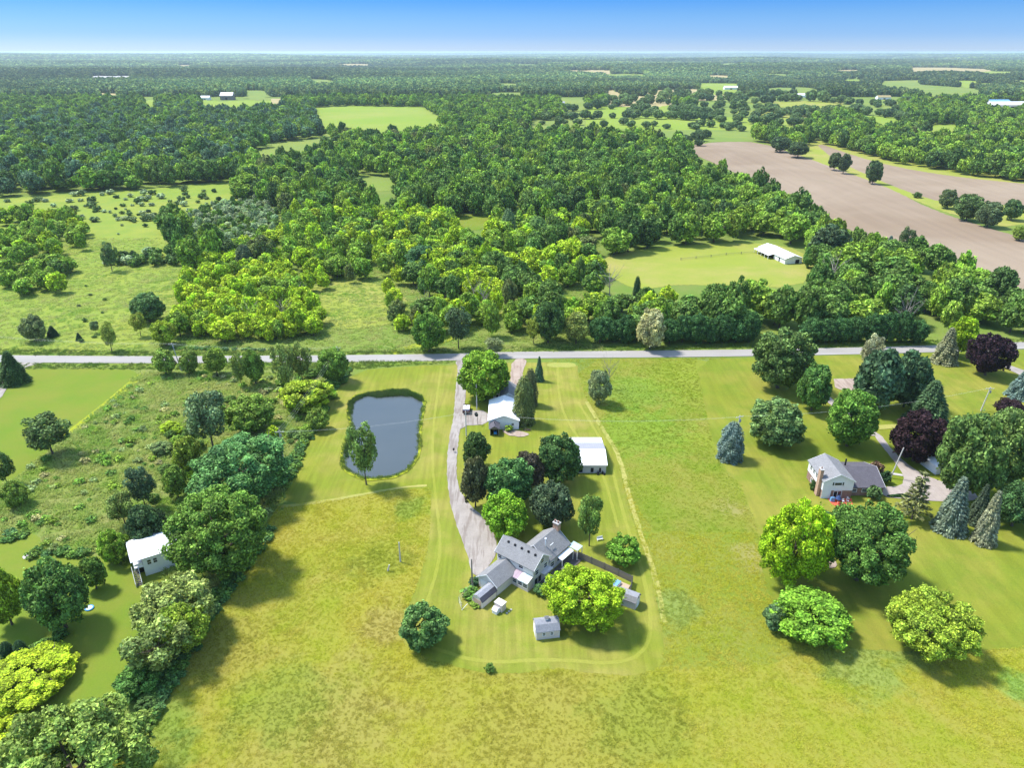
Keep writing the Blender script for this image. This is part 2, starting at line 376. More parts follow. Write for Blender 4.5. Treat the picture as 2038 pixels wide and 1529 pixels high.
sheet('lawn', [(-400, 1140), (-100, 1100), (0, 1082), (30, 1064), (75, 1062), (95, 1098), (180, 1103), (245, 1125), (265, 1095), (330, 1090), (330, 1170), (300, 1230), (285, 1290), (235, 1385), (150, 1500), (-400, 1700)], M['lawn_g'], 1, .2)
LAWN = [(702, 738), (820, 729), (905, 724), (1000, 722), (1148, 721), (1152, 750), (1166, 792), (1192, 850), (1228, 905), (1240, 970), (1262, 1050), (1300, 1150), (1324, 1290), (1316, 1330), (1262, 1348), (1180, 1341), (1100, 1330), (1030, 1342), (960, 1342), (870, 1318), (805, 1292), (795, 1240), (818, 1195), (848, 1110), (857, 1040), (857, 972), (790, 975), (700, 990), (560, 1008), (575, 960), (600, 900), (650, 805)]
sheet('lawn', LAWN, M['lawn'], 1, .15)
sheet('lawn', [(1385, 716), (1500, 712), (1620, 709), (1860, 703), (1940, 700), (2300, 690), (2700, 1290), (2038, 1288), (1900, 1302), (1760, 1296), (1680, 1290), (1600, 1262), (1545, 1220), (1520, 1150), (1508, 1050), (1475, 965), (1440, 930), (1420, 890), (1400, 800)], M['lawn_r'], 1, .25)
sheet('mown_strip', [(285, 739), (292, 742), (262, 772), (205, 818), (150, 862), (118, 872), (145, 850), (215, 795), (262, 755)], M['swath_y'], 1, .15)
sheet('mown_strip', band([(1168, 800), (1198, 852), (1232, 905), (1246, 965), (1270, 1050), (1306, 1150), (1322, 1240)], (1.3, 1.0)), M['swath'], 0, .12, world_pts=True)
sheet('mown_strip', band([(1150, 800), (1182, 852), (1212, 905), (1226, 965), (1248, 1050), (1284, 1150), (1302, 1280), (1240, 1326), (1100, 1312), (960, 1322), (860, 1290)], (.8, .8)), M['mowline'], 0, .1, world_pts=True)
sheet('mown_strip', band([(1110, 728), (1112, 800), (1140, 860), (1198, 930), (1230, 1050)], (.7, .7)), M['mowline'], 0, .1, world_pts=True)
sheet('mown_strip', band([(878, 730), (868, 800), (858, 900), (868, 1000), (880, 1100), (850, 1200)], (.7, .7)), M['mowline'], 0, .1, world_pts=True)
sheet('mown_strip', [(1090, 722), (1146, 722), (1146, 732), (1088, 731)], M['swath'], 1, .2)
sheet('mown_strip', band([(560, 1009), (640, 1000), (720, 985), (800, 970), (850, 967)], (1.2, .8)), M['swath'], 0, .12, world_pts=True)
sheet('verge', band([(-400, 729), (60, 731), (300, 727), (520, 725), (694, 725), (830, 722), (905, 722)], (4.5, 4.5)), M['verge'], 0, .4, world_pts=True)
sheet('verge', band([(-400, 702), (300, 706), (694, 705), (920, 702), (1000, 698), (1340, 695.5), (1620, 691.5), (1862, 685), (2300, 680)], (4, 4)), M['verge'], 0, .4, world_pts=True)
sheet('pasture', [(1195, 512), (1280, 495), (1400, 486), (1520, 482), (1600, 500), (1625, 540), (1590, 572), (1450, 572), (1350, 565), (1270, 580), (1200, 545)], M['pasture'], 1, .6)
sheet('meadow', [(-100, 402), (150, 386), (300, 376), (455, 362), (480, 390), (478, 432), (340, 450), (350, 500), (372, 560), (350, 640), (345, 700), (-300, 704), (-300, 500)], grass('wild_meadow_grass', ((.195, .255, .035), (.245, .265, .045), (.15, .225, .035)), .012, .06, speck=.2, contrast=(.8, 1.2)), 1, .8)
sheet('clearing', [(600, 575), (680, 558), (760, 565), (820, 600), (800, 640), (700, 660), (610, 640)], M['pasture'], 1, .8)
sheet('clearing', [(698, 352), (740, 349), (787, 356), (792, 372), (770, 382), (725, 378)], M['farfield'], 1, .8)
sheet('clearing', [(905, 430), (960, 426), (985, 446), (940, 462), (905, 452)], M['lawn_g'], 1, .8)
sheet('grass_track', band([(780, 703), (830, 688), (880, 682), (960, 640), (1100, 590), (1180, 600), (1240, 607), (1340, 615)], (4.5, 3.5)), M['swath_y'], 0, .3, world_pts=True)
SOIL1 = [(1345, 292), (1440, 281), (1512, 283), (1600, 312), (1692, 346), (1765, 372), (1860, 420), (1960, 452), (2060, 480), (2400, 560), (2500, 700), (2100, 620), (2038, 590), (1900, 535), (1750, 480), (1620, 430), (1480, 350)]
SOIL2 = [(1618, 281), (1700, 310), (1780, 332), (1900, 352), (2060, 368), (2400, 400), (2500, 520), (2100, 430), (1960, 400), (1880, 405), (1800, 380), (1730, 350), (1660, 318)]
sheet('strip_grass', [(1500, 276), (1625, 272), (1760, 300), (1900, 338), (2100, 355), (2500, 362), (2500, 480), (2100, 440), (1960, 455), (1700, 350), (1600, 312)], M['pasture'], 1, .6)
sheet('pasture', [(1640, 284), (1700, 288), (1790, 304), (1850, 326), (1790, 334), (1700, 306)], M['pasture'], 1, .6)
sheet('ploughed_field', SOIL1, M['soil'], 1, .7); sheet('ploughed_field', SOIL2, M['soil'], 1, .7)

ROADC = [(-900, 700), (-300, 712), (24, 715), (300, 717), (520, 715.5), (694, 714.5), (920, 711.5), (1000, 707.5), (1340, 705), (1620, 701), (1862, 695), (1960, 691), (2200, 682), (2800, 660)]
road_w = band(ROADC, (6.4, 6.4))
sheet('dirt_track', [(1018, 716), (1050, 713), (1043, 735), (1036, 762), (1030, 800), (1012, 800), (1016, 762)], M['dirt'], 1, .2)
sheet('driveway', [(905, 716), (940, 714), (930, 735), (928, 770), (924, 817), (972, 818), (974, 846), (917, 848), (912, 878), (908, 940), (912, 972), (930, 1000), (962, 1030), (988, 1072), (990, 1098), (975, 1128), (950, 1150), (938, 1140), (930, 1105), (914, 1060), (898, 1015), (890, 960), (890, 905), (896, 862), (903, 830), (906, 780), (912, 735)], M['gravel'], 1, .12)
sheet('driveway', [(1930, 697), (1965, 694), (1975, 712), (2010, 728), (2050, 742), (2200, 790), (2190, 805), (2040, 752), (1990, 728)], M['gravel'], 1, .1)
sheet('driveway', [(30, 718), (95, 720), (62, 728), (46, 736), (20, 760), (0, 800), (-30, 800), (20, 738)], M['gravel'], 1, .1)
sheet('driveway', [(1738, 866), (1752, 864), (1772, 893), (1800, 920), (1824, 938), (1856, 954), (1905, 968), (1952, 988), (1930, 1000), (1884, 1000), (1800, 994), (1756, 990), (1756, 970), (1795, 969), (1800, 948), (1776, 915), (1752, 885)], M['drive'], 1, .08)
sheet('footpath', [(1765, 940), (1796, 945), (1797, 949), (1764, 944)], M['stone'], 0, .03)
sheet('dirt_track', band([(1645, 792), (1662, 808), (1700, 830), (1742, 868)], (2.6, 2.6)), M['drive'], 0, .1, world_pts=True)
sheet('dirt_track', band([(1745, 852), (1780, 849), (1812, 850)], (2.4, 2.4)), M['swath'], 0, .1, world_pts=True)
sheet('garden_bed', [(1659, 755), (1711, 754), (1725, 772), (1690, 784), (1662, 772)], M['dirt'], 0, .2)
sheet('road', road_w, M['road'], 0, .04, world_pts=True)
sheet('gravel_patch', [(44, 1108), (64, 1100), (62, 1108), (48, 1116)], M['stone'], 1, .1)
sheet('gravel_patch', [(32, 1188), (52, 1176), (58, 1190), (45, 1200)], M['drive'], 1, .15)
sheet('garden_bed', [(1638, 1118), (1662, 1114), (1668, 1130), (1645, 1134)], M['dirt'], 1, .1)
sheet('bare_ground', [(998, 855), (1036, 858), (1056, 866), (1040, 872), (1006, 866)], M['dirt'], 1, .2)
POND = [(769.7, 780), (807, 781), (829, 788), (844, 802), (838, 831), (833, 859), (834, 887), (829, 911), (812, 934), (790, 946), (769.7, 951), (745, 953), (722.6, 952), (694, 939), (683.8, 927), (682.6, 904), (690, 885), (697, 865), (701, 845), (694, 821), (700, 800), (712, 790), (734, 786), (751, 787)]
cxp, cyp = 762, 868
sheet('pond_bank', [(cxp+(x-cxp)*1.07, cyp+(y-cyp)*1.06) for x, y in POND], M['swath_y'], 1, .2)
sheet('pond', POND, M['water'], 1, .15)

# far fields follow the rolling terrain: quads of the ground grid lifted a little
def farfield(pxpoly, mat, name='field', up=.5):
    s = inpoly(qpx, qpy, pxpoly)
    for hz_ in (4, 8, 13):
        ax, ay = to_px(qc[:, 0], qc[:, 1], qc[:, 2]+hz_); s |= inpoly(ax, ay, pxpoly)
    s &= (qc[:, 1] > 430) & ~inpoly(qpx, qpy, SOIL1) & ~inpoly(qpx, qpy, SOIL2) & ~((qpy > 283) & (qpx > 1330))
    q = quads[s]
    if not len(q): return
    u, inv = np.unique(q.ravel(), return_inverse=True)
    co = gco[u].copy(); co[:, 2] += up
    o = link(name, mesh_np(name, co, inv, [4]*len(q), [mat], smooth=True)); tag(o, kind='structure')
FAR_OPEN = [
 ([(620, 214), (700, 211), (842, 213), (872, 232), (884, 250), (800, 258), (742, 263), (690, 256), (640, 246)], 'farfield2'),
 ([(1050, 240), (1160, 234), (1240, 242), (1400, 243), (1505, 250), (1495, 276), (1400, 282), (1300, 262), (1200, 256), (1050, 255)], 'farfield'),
 ([(1170, 212), (1310, 207), (1370, 215), (1500, 214), (1560, 232), (1500, 240), (1300, 238), (1165, 236)], 'farfield2'),
 ([(1110, 194), (1165, 200), (1170, 226), (1125, 222)], 'farfield'),
 ([(1205, 181), (1220, 178), (1240, 190), (1300, 192), (1360, 193), (1300, 200), (1210, 198)], 'tanfield'),
 ([(1285, 180), (1380, 177), (1470, 184), (1475, 193), (1380, 196), (1290, 193)], 'tanfield'),
 ([(1390, 165), (1470, 166), (1472, 178), (1395, 177)], 'farfield2'),
 ([(1380, 202), (1480, 196), (1530, 204), (1520, 218), (1400, 214)], 'farfield'),
 ([(1535, 202), (1650, 200), (1700, 206), (1690, 214), (1620, 225), (1560, 230), (1500, 222)], 'pasture'),
 ([(1680, 200), (1780, 198), (1800, 212), (1720, 226), (1690, 222)], 'farfield'),
 ([(1500, 232), (1570, 236), (1640, 245), (1600, 252), (1500, 248)], 'farfield2'),
 ([(1715, 232), (1800, 230), (1815, 238), (1770, 246), (1720, 240)], 'farfield2'),
 ([(1830, 250), (1910, 248), (1920, 258), (1880, 265), (1835, 258)], 'farfield2'),
 ([(1755, 161), (1830, 159), (1832, 168), (1940, 176), (1960, 184), (1880, 190), (1835, 180), (1750, 171)], 'farfield'),
 ([(1812, 134), (1880, 134), (1960, 137), (1990, 144), (1880, 141), (1815, 143)], 'tanfield'),
 ([(400, 199), (440, 202), (500, 199), (540, 198), (560, 206), (480, 213), (400, 212)], 'farfield2'),
 ([(285, 200), (310, 199), (312, 218), (290, 218)], 'farfield2'), ([(195, 185), (235, 186), (233, 191), (198, 190)], 'tanfield'),
 ([(540, 197), (560, 196), (562, 205), (545, 206)], 'tanfield'), ([(1410, 150), (1450, 150), (1452, 155), (1412, 154)], 'tanfield'),
 ([(180, 151), (260, 151), (262, 154), (180, 154)], 'stone'), ([(355, 129), (380, 129), (380, 132), (355, 132)], 'tanfield'),
 ([(530, 290), (620, 276), (690, 276), (600, 300), (500, 320)], 'farfield'),
 ([(1960, 205), (2060, 205), (2060, 216), (1960, 214)], 'tanfield'),
]
rf = random.Random(21)
for _ in range(46):
    py0 = rf.uniform(126, 214); px0 = rf.uniform(-60, 1000) if rf.random() < .30 else rf.uniform(950, 2100)
    if px0 < 640 and py0 > 196: continue
    if any(inpoly([px0+dx_], [py0+dy_], p)[0] for p, _ in FAR_OPEN for dx_, dy_ in ((0, 0), (-30, 3), (30, 3), (0, 9), (0, -7))): continue
    w_ = rf.uniform(14, 52)*(.6+(py0-120)/130); h_ = (py0-100)*rf.uniform(.02, .065)+.6; sk = rf.uniform(-25, 25)
    FAR_OPEN.append(([(px0-w_, py0-h_*.3), (px0-w_*.3+sk, py0-h_), (px0+w_+sk, py0-h_*.7), (px0+w_, py0+h_*.6), (px0-w_*.2, py0+h_)], rf.choice(['farfield2', 'farfield', 'farfield', 'pasture', 'tanfield'])))
for i, (pp, mm) in enumerate(FAR_OPEN): farfield(pp, M[mm], 'field', .12+.02*i)

# ------------------------------------------------------------------ tree prototypes
def ico(sub=1):
    import bmesh
    bm = bmesh.new(); bmesh.ops.create_icosphere(bm, subdivisions=sub, radius=1)
    v = np.array([x.co[:] for x in bm.verts]); f = np.array([[y.index for y in x.verts] for x in bm.faces]); bm.free(); return v, f
ICO1 = ico(1); ICO2 = ico(2)
def unit(v): return v/np.maximum(np.linalg.norm(v, axis=-1, keepdims=True), 1e-9)
def leaf_quads(P, N, size, rng, aspect=1.5):
    """irregular four-cornered leaf clumps centred at P, facing N"""
    n = len(P); t = unit(np.cross(N, rng.normal(size=(n, 3)))); b = np.cross(N, t)
    s = size*rng.uniform(.6, 1.35, (n, 1)); a = s*aspect*.5; w = s*.5
    j = lambda: 1+rng.uniform(-.3, .3, (n, 1))
    bend = N*s*rng.uniform(-.25, .25, (n, 1))
    return np.stack([P-t*a*j(), P-b*w*j()+bend, P+t*a*j(), P+b*w*j()+bend], 1).reshape(-1, 3)
def crown_mesh(name, mat, seed, nl=30, nq=3000, size=.09, shape='round', loose=0.0, core=True, lr=None, nr=.8):
    rng = np.random.default_rng(seed)
    i = np.arange(nl)+.5; phi = np.arccos(1-2*i/nl); th = math.pi*(1+5**.5)*i+rng.uniform(0, 6)
    D = np.stack([np.cos(th)*np.sin(phi), np.sin(th)*np.sin(phi), np.cos(phi)], -1)+rng.normal(0, .16, (nl, 3)); D = unit(D)
    rl = rng.uniform(.24, .40, nl)*(1 if nl < 40 else .82)
    if lr: rl = rng.uniform(*lr, nl)
    rr = (1-rl*.95)*rng.uniform(.78-loose*.2, 1.05, nl)
    ph = rng.uniform(0, 6.28, 3); rr = rr*(1+.13*np.sin(D[:, 0]*2.6+ph[0])*np.cos(D[:, 1]*2.3+ph[1])+.09*np.sin(D[:, 2]*3.3+D[:, 0]*2+ph[2])); C = D*rr[:, None]
    if shape == 'round': C[:, 2] = np.where(C[:, 2] < -.35, -.35+(C[:, 2]+.35)*.7, C[:, 2])
    if shape == 'oval':
        C[:, :2] *= (1-.25*np.clip(C[:, 2:3], 0, 1)); 
    if shape == 'flat': C[:, 2] *= .75
    if shape == 'vase': C[:, :2] *= (.62+.38*np.clip(C[:, 2:3]+.6, 0, 1))
    wgt = rl**2; wgt = wgt/wgt.sum(); k = rng.choice(nl, nq, p=wgt)
    d = unit(rng.normal(size=(nq, 3))+D[k]*.75+np.array([0, 0, .25]))
    P = C[k]+d*(rl[k]*rng.uniform(.78, 1.12+loose*.3, nq))[:, None]
    st = rng.random(nq) < .05; P[st] *= rng.uniform(1.0, 1.09, (st.sum(), 1))
    N = unit(d+rng.normal(0, nr, (nq, 3)))
    co = leaf_quads(P, N, size, rng); tone = np.clip(rng.normal(.5, .24, nq)+rng.normal(0, .10, nl)[k], 0, 1)
    loops = np.arange(nq*4); sizes = [4]*nq
    V = [co]; L = [loops]; T = [tone]
    if core:
        b = nq*4; iv, ifc = ICO1
        for q in range(nl):
            cv = C[q]*.93+iv*rl[q]*(.62-.2*loose)*rng.uniform(.85, 1.1, (len(iv), 1)); V.append(cv); L.append((ifc+b).ravel()); sizes += [3]*len(ifc); T.append(np.full(len(ifc), .5)); b += len(iv)
        if loose < .3 and nl < 60:
            cv = iv*np.array([.45, .45, .42]); V.append(cv); L.append((ifc+b).ravel()); sizes += [3]*len(ifc); T.append(np.full(len(ifc), .5)); b += len(iv)
    return mesh_np(name, np.concatenate(V), np.concatenate(L), sizes, [mat], {'tone': np.concatenate(T)})
def conifer_mesh(name, mat, seed, nq=3000, size=.10, whorls=13, fat=1.0, open_=0.0, blunt=0.0):
    """unit conifer crown: x,y in [-1,1], z in [-1,1], drooping whorls"""
    rng = np.random.default_rng(seed); V = []; L = []; T = []; sizes = []; b = 0
    w = rng.random(nq)**.62; w = 1-w                       # more leaves low down
    lev = np.floor(w*whorls)/whorls+rng.uniform(0, .35, nq)/whorls
    z = -1+2*np.clip(lev, 0, .995); nb = 7+open_*-1
    prof = (1-lev)**(.85 if not blunt else .5)*fat if not blunt else np.sqrt(np.clip(1-(np.clip(lev-.15, 0, 1)/.86)**2.2, 0, 1))
    ba = rng.integers(0, int(nb), nq)*2*math.pi/int(nb)+np.floor(w*whorls)*1.9+rng.normal(0, .17, nq)
    amp = 1-.16*np.abs(np.sin((np.floor(w*whorls))*12.9898)*1.0)
    t = rng.random(nq)**(.42 if not open_ else .7)
    r = (prof*amp*t+.02)
    P = np.stack([np.cos(ba)*r, np.sin(ba)*r, z-.16*(r**1.3)*(1-open_)+rng.normal(0, .012, nq)+open_*.06*r], -1)
    out = np.stack([np.cos(ba), np.sin(ba), np.full(nq, -.35*(1-open_))], -1); up = np.array([0, 0, 1.0])
    N = unit(up*.9+np.stack([np.cos(ba), np.sin(ba), np.zeros(nq)], -1)*.6+rng.normal(0, .4, (nq, 3)))
    t1 = unit(out+rng.normal(0, .25, (nq, 3))); b1 = unit(np.cross(N, t1)); s = (size*rng.uniform(.6, 1.3, nq))[:, None]
    co = np.stack([P-t1*s*.5, P-b1*s*.28, P+t1*s*.9, P+b1*s*.28], 1).reshape(-1, 3)
    V.append(co); L.append(np.arange(nq*4)); sizes += [4]*nq; T.append(np.clip(.45+rng.normal(0, .22, nq), 0, 1)); b = nq*4
    if not open_:
        n = 10; zz = np.linspace(-.93, .8, 8); ring = []
        for q in zz:
            l = (q+1)/2; rr = ((1-l)**.85*fat if not blunt else math.sqrt(max(0, 1-(max(l-.15, 0)/.86)**2.2)))*.66
            for k in range(n): ring.append((math.cos(2*math.pi*k/n)*rr, math.sin(2*math.pi*k/n)*rr, q))
        f = [(i*n+k, i*n+(k+1) % n, (i+1)*n+(k+1) % n, (i+1)*n+k) for i in range(7) for k in range(n)]
        V.append(np.array(ring)); L.append((np.array(f)+b).ravel()); sizes += [4]*len(f); T.append(np.full(len(f), .45))
    return mesh_np(name, np.concatenate(V), np.concatenate(L), sizes, [mat], {'tone': np.concatenate(T)})
def trunk_mesh(name, seed, limbs=7, thick=.055, mat=None, bare=0):
    """unit trunk: z 0..1 is ground to the middle of the crown, x,y in crown radii"""
    rr = random.Random(seed); m = MB(); px_, py_ = 0, 0; pts = [(0, 0, 0, thick*1.25)]
    for i in range(1, 5):
        px_ += rr.uniform(-.03, .03); py_ += rr.uniform(-.03, .03); pts.append((px_, py_, i/4*1.0, thick*(1-.17*i)))
    for a, b in zip(pts, pts[1:]): m.tube(a[:3], b[:3], a[3], b[3], 7)
    def limb(o, ang, up, ln, r, dep):
        e = (o[0]+math.cos(ang)*ln, o[1]+math.sin(ang)*ln, o[2]+up*ln); mid = tuple((o[k]+e[k])/2+rr.uniform(-.04, .04)*ln for k in range(3))
        m.tube(o, mid, r, r*.75, 5); m.tube(mid, e, r*.75, r*.35, 5)
        if dep > 0:
            for _ in range(3 if bare else 2): limb(mid if rr.random() < .4 else e, ang+rr.uniform(-.9, .9), up*rr.uniform(.5, 1.3)+.1, ln*rr.uniform(.45, .7), r*.45, dep-1)
    for i in range(limbs):
        z = rr.uniform(.45, .95); limb((0, 0, z), 2*math.pi*i/limbs+rr.uniform(-.4, .4), rr.uniform(.3, .9), rr.uniform(.40, .62), thick*.45, 2 if bare else 1)
    sz = [len(f) for f in m.f]
    return mesh_np(name, m.v, [i for f in m.f for i in f], sz, [mat or M['bark']])

LM, LI = M['leaf'], M['leaf_i']
HERO = {'R': [crown_mesh('crown_round', LM, s, 95, 13000, .066, lr=(.13, .27)) for s in (1, 2, 3, 4)],
        'G': [crown_mesh('crown_great', LM, s, 170, 30000, .040, lr=(.09, .20)) for s in (6, 7)],
        'O': [crown_mesh('crown_oval', LM, s, 70, 9000, .08, 'oval', lr=(.15, .30)) for s in (11, 12)],
        'L': [crown_mesh('crown_loose', LM, s, 34, 4200, .075, 'vase', .8, lr=(.14, .30)) for s in (21, 22, 23)],
        'B': [crown_mesh('crown_bush', LM, s, 80, 9000, .085, lr=(.14, .26)) for s in (31, 32)],
        'W': [crown_mesh('crown_wood', LM, s, 40, 3200, .12, lr=(.17, .34)) for s in (41, 42, 43, 44, 45)],
        'V': [crown_mesh('crown_wood_vase', LM, s, 24, 2200, .12, 'vase', .5, lr=(.18, .32)) for s in (51, 52, 53)],
        'H': [crown_mesh('shrub_crown', LM, s, 12, 380, .26) for s in (61, 62, 63)],
        'S': [conifer_mesh('crown_spruce', LM, s, 9500, .115, 17) for s in (71, 72)],
        'C': [conifer_mesh('crown_cedar', LM, s, 10000, .10, 20, blunt=1) for s in (81, 82)],
        'P': [conifer_mesh('crown_pine', LM, s, 1500, .17, 7, open_=1.0) for s in (91, 92)],
        'Q': [crown_mesh('crown_pine_broad', LM, s, 34, 5200, .14, 'oval', .35) for s in (95, 96)]}
TR = [trunk_mesh('trunk', s) for s in (1, 2, 3)]; TRS = trunk_mesh('trunk_slim', 4, 4, .03); TRL = [trunk_mesh('trunk_limbed', s, 9, .045) for s in (5, 6)]
TRP = trunk_mesh('trunk_pine', 9, 0, .05); TRD = [trunk_mesh('dead_branches', s, 11, .04, M['deadwood'], 1) for s in (7, 8)]

YG = (.195, .265, .018); BY = (.27, .30, .012); LG = (.125, .195, .026); MG = (.070, .124, .026); DG = (.046, .086, .024); XG = (.024, .055, .022)
BG = (.065, .115, .062); BL = (.085, .125, .110); PU = (.030, .014, .024); OL = (.095, .120, .038); GY = (.19, .205, .125); OB = (.070, .080, .035); SV = (.19, .24, .135); PB = (.20, .215, .15)

def solve_round(by, ty, w_px, q):
    """trunk distance, crown half height and radius from the crown's outline in the photo"""
    tb = PITCH+math.atan((by-CY)/FPX); tt = PITCH+math.atan((ty-CY)/FPX)
    Y = G(CX, (by+ty)/2)[1]; r = w_px/2*(Y*CP+CAMH*SP)/FPX; a = r; zc = a*(1+q)
    for _ in range(60):
        sb = math.sqrt((r*math.sin(tb))**2+(a*math.cos(tb))**2); st = math.sqrt((r*math.sin(tt))**2+(a*math.cos(tt))**2)
        Yn = (-sb-(zc-CAMH)*math.cos(tb)); Yn = (-sb-(zc-CAMH)*math.cos(tb))/math.sin(tb)
        # bottom tangent lies below the centre, top tangent above it
        Yn = (-(zc-CAMH)*math.cos(tb)+sb)/math.sin(tb)
        zn = CAMH+(-st*-1 - Yn*math.sin(tt))/math.cos(tt)*1.0 if False else CAMH-(Yn*math.sin(tt)+st)/math.cos(tt)
        an = max(.25*r, min(2.6*r, zn/(1+q)))
        Y = Yn; a = .5*a+.5*an; zc = a*(1+q); r = w_px/2*(Y*CP+(CAMH-zc)*SP)/FPX
    return Y, a, r
NT_COUNT = [0]
NAMES = {'R': 'maple_tree', 'G': 'great_tree', 'O': 'broadleaf_tree', 'L': 'broadleaf_tree', 'B': 'bush', 'W': 'woodland_tree', 'V': 'woodland_tree', 'H': 'shrub', 'S': 'spruce_tree', 'C': 'cedar_tree', 'P': 'pine_tree', 'Q': 'pine_tree', 'D': 'dead_tree'}
def place_tree(kind, x, y, r, a, q, tint, label, cat=None, group=None, name=None, rz=None, tilt=0, z=0.0):
    """a tree thing > trunk, crown"""
    zc = a*(1+q)
    t = thing(name or NAMES[kind], (x, y, z), 0, label, cat or ('bush' if kind in 'BH' else 'tree'), group)
    rz = R.uniform(0, 6.28) if rz is None else rz
    if kind == 'D':
        o = link('branches', R.choice(TRD), t, (0, 0, 0), (r, r, zc*1.35), rz); return t
    me = R.choice(HERO[kind])
    c = link('crown', me, t, (0, 0, zc), (r*R.uniform(.97, 1.03), r*R.uniform(.97, 1.03), a), rz)
    v = R.uniform(.92, 1.08); c.color = (tint[0]*v*R.uniform(.95, 1.05), tint[1]*v, tint[2]*v, 1)
    if kind in 'PS': c.location.z = zc
    tm = TRS if kind in 'HB' else TRP if kind in 'SCP' else R.choice(TRL) if kind in 'LVQ' else R.choice(TR)
    zt = zc*1.0 if kind not in 'SCP' else zc+a*.75
    link('trunk', tm, t, (0, 0, 0), (r, r, zt), rz)
    t.rotation_euler = (tilt*.4, tilt, 0)
    return t
def photo_tree(kind, cx, by, ty, w, tint, label, cat=None, group=None, name=None, q=None, tilt=0):
    if kind in 'SPC':
        q = {'S': .06, 'P': .35, 'C': .04}[kind] if q is None else q
        Y = G(cx, by)[1]; r = w/2*(Y*CP+CAMH*SP)/FPX; Y += r*(.75 if kind != 'P' else .1); v = (ty-CY)/FPX
        h = CAMH-Y*(SP+v*CP)/(CP-v*SP); a = h/(2+q); 
    else:
        q = {'R': .12, 'G': .12, 'O': .2, 'L': .45, 'B': .02, 'W': .15, 'V': .4, 'H': 0, 'Q': .15, 'D': .3}[kind] if q is None else q
        Y, a, r = solve_round(by, ty, w, q)
    zc = a*(1+q); x = (cx-CX)/FPX*(Y*CP+(CAMH-zc)*SP)
    return place_tree(kind, x, Y, r, a, q, tint, label, cat, group, name, tilt=tilt)
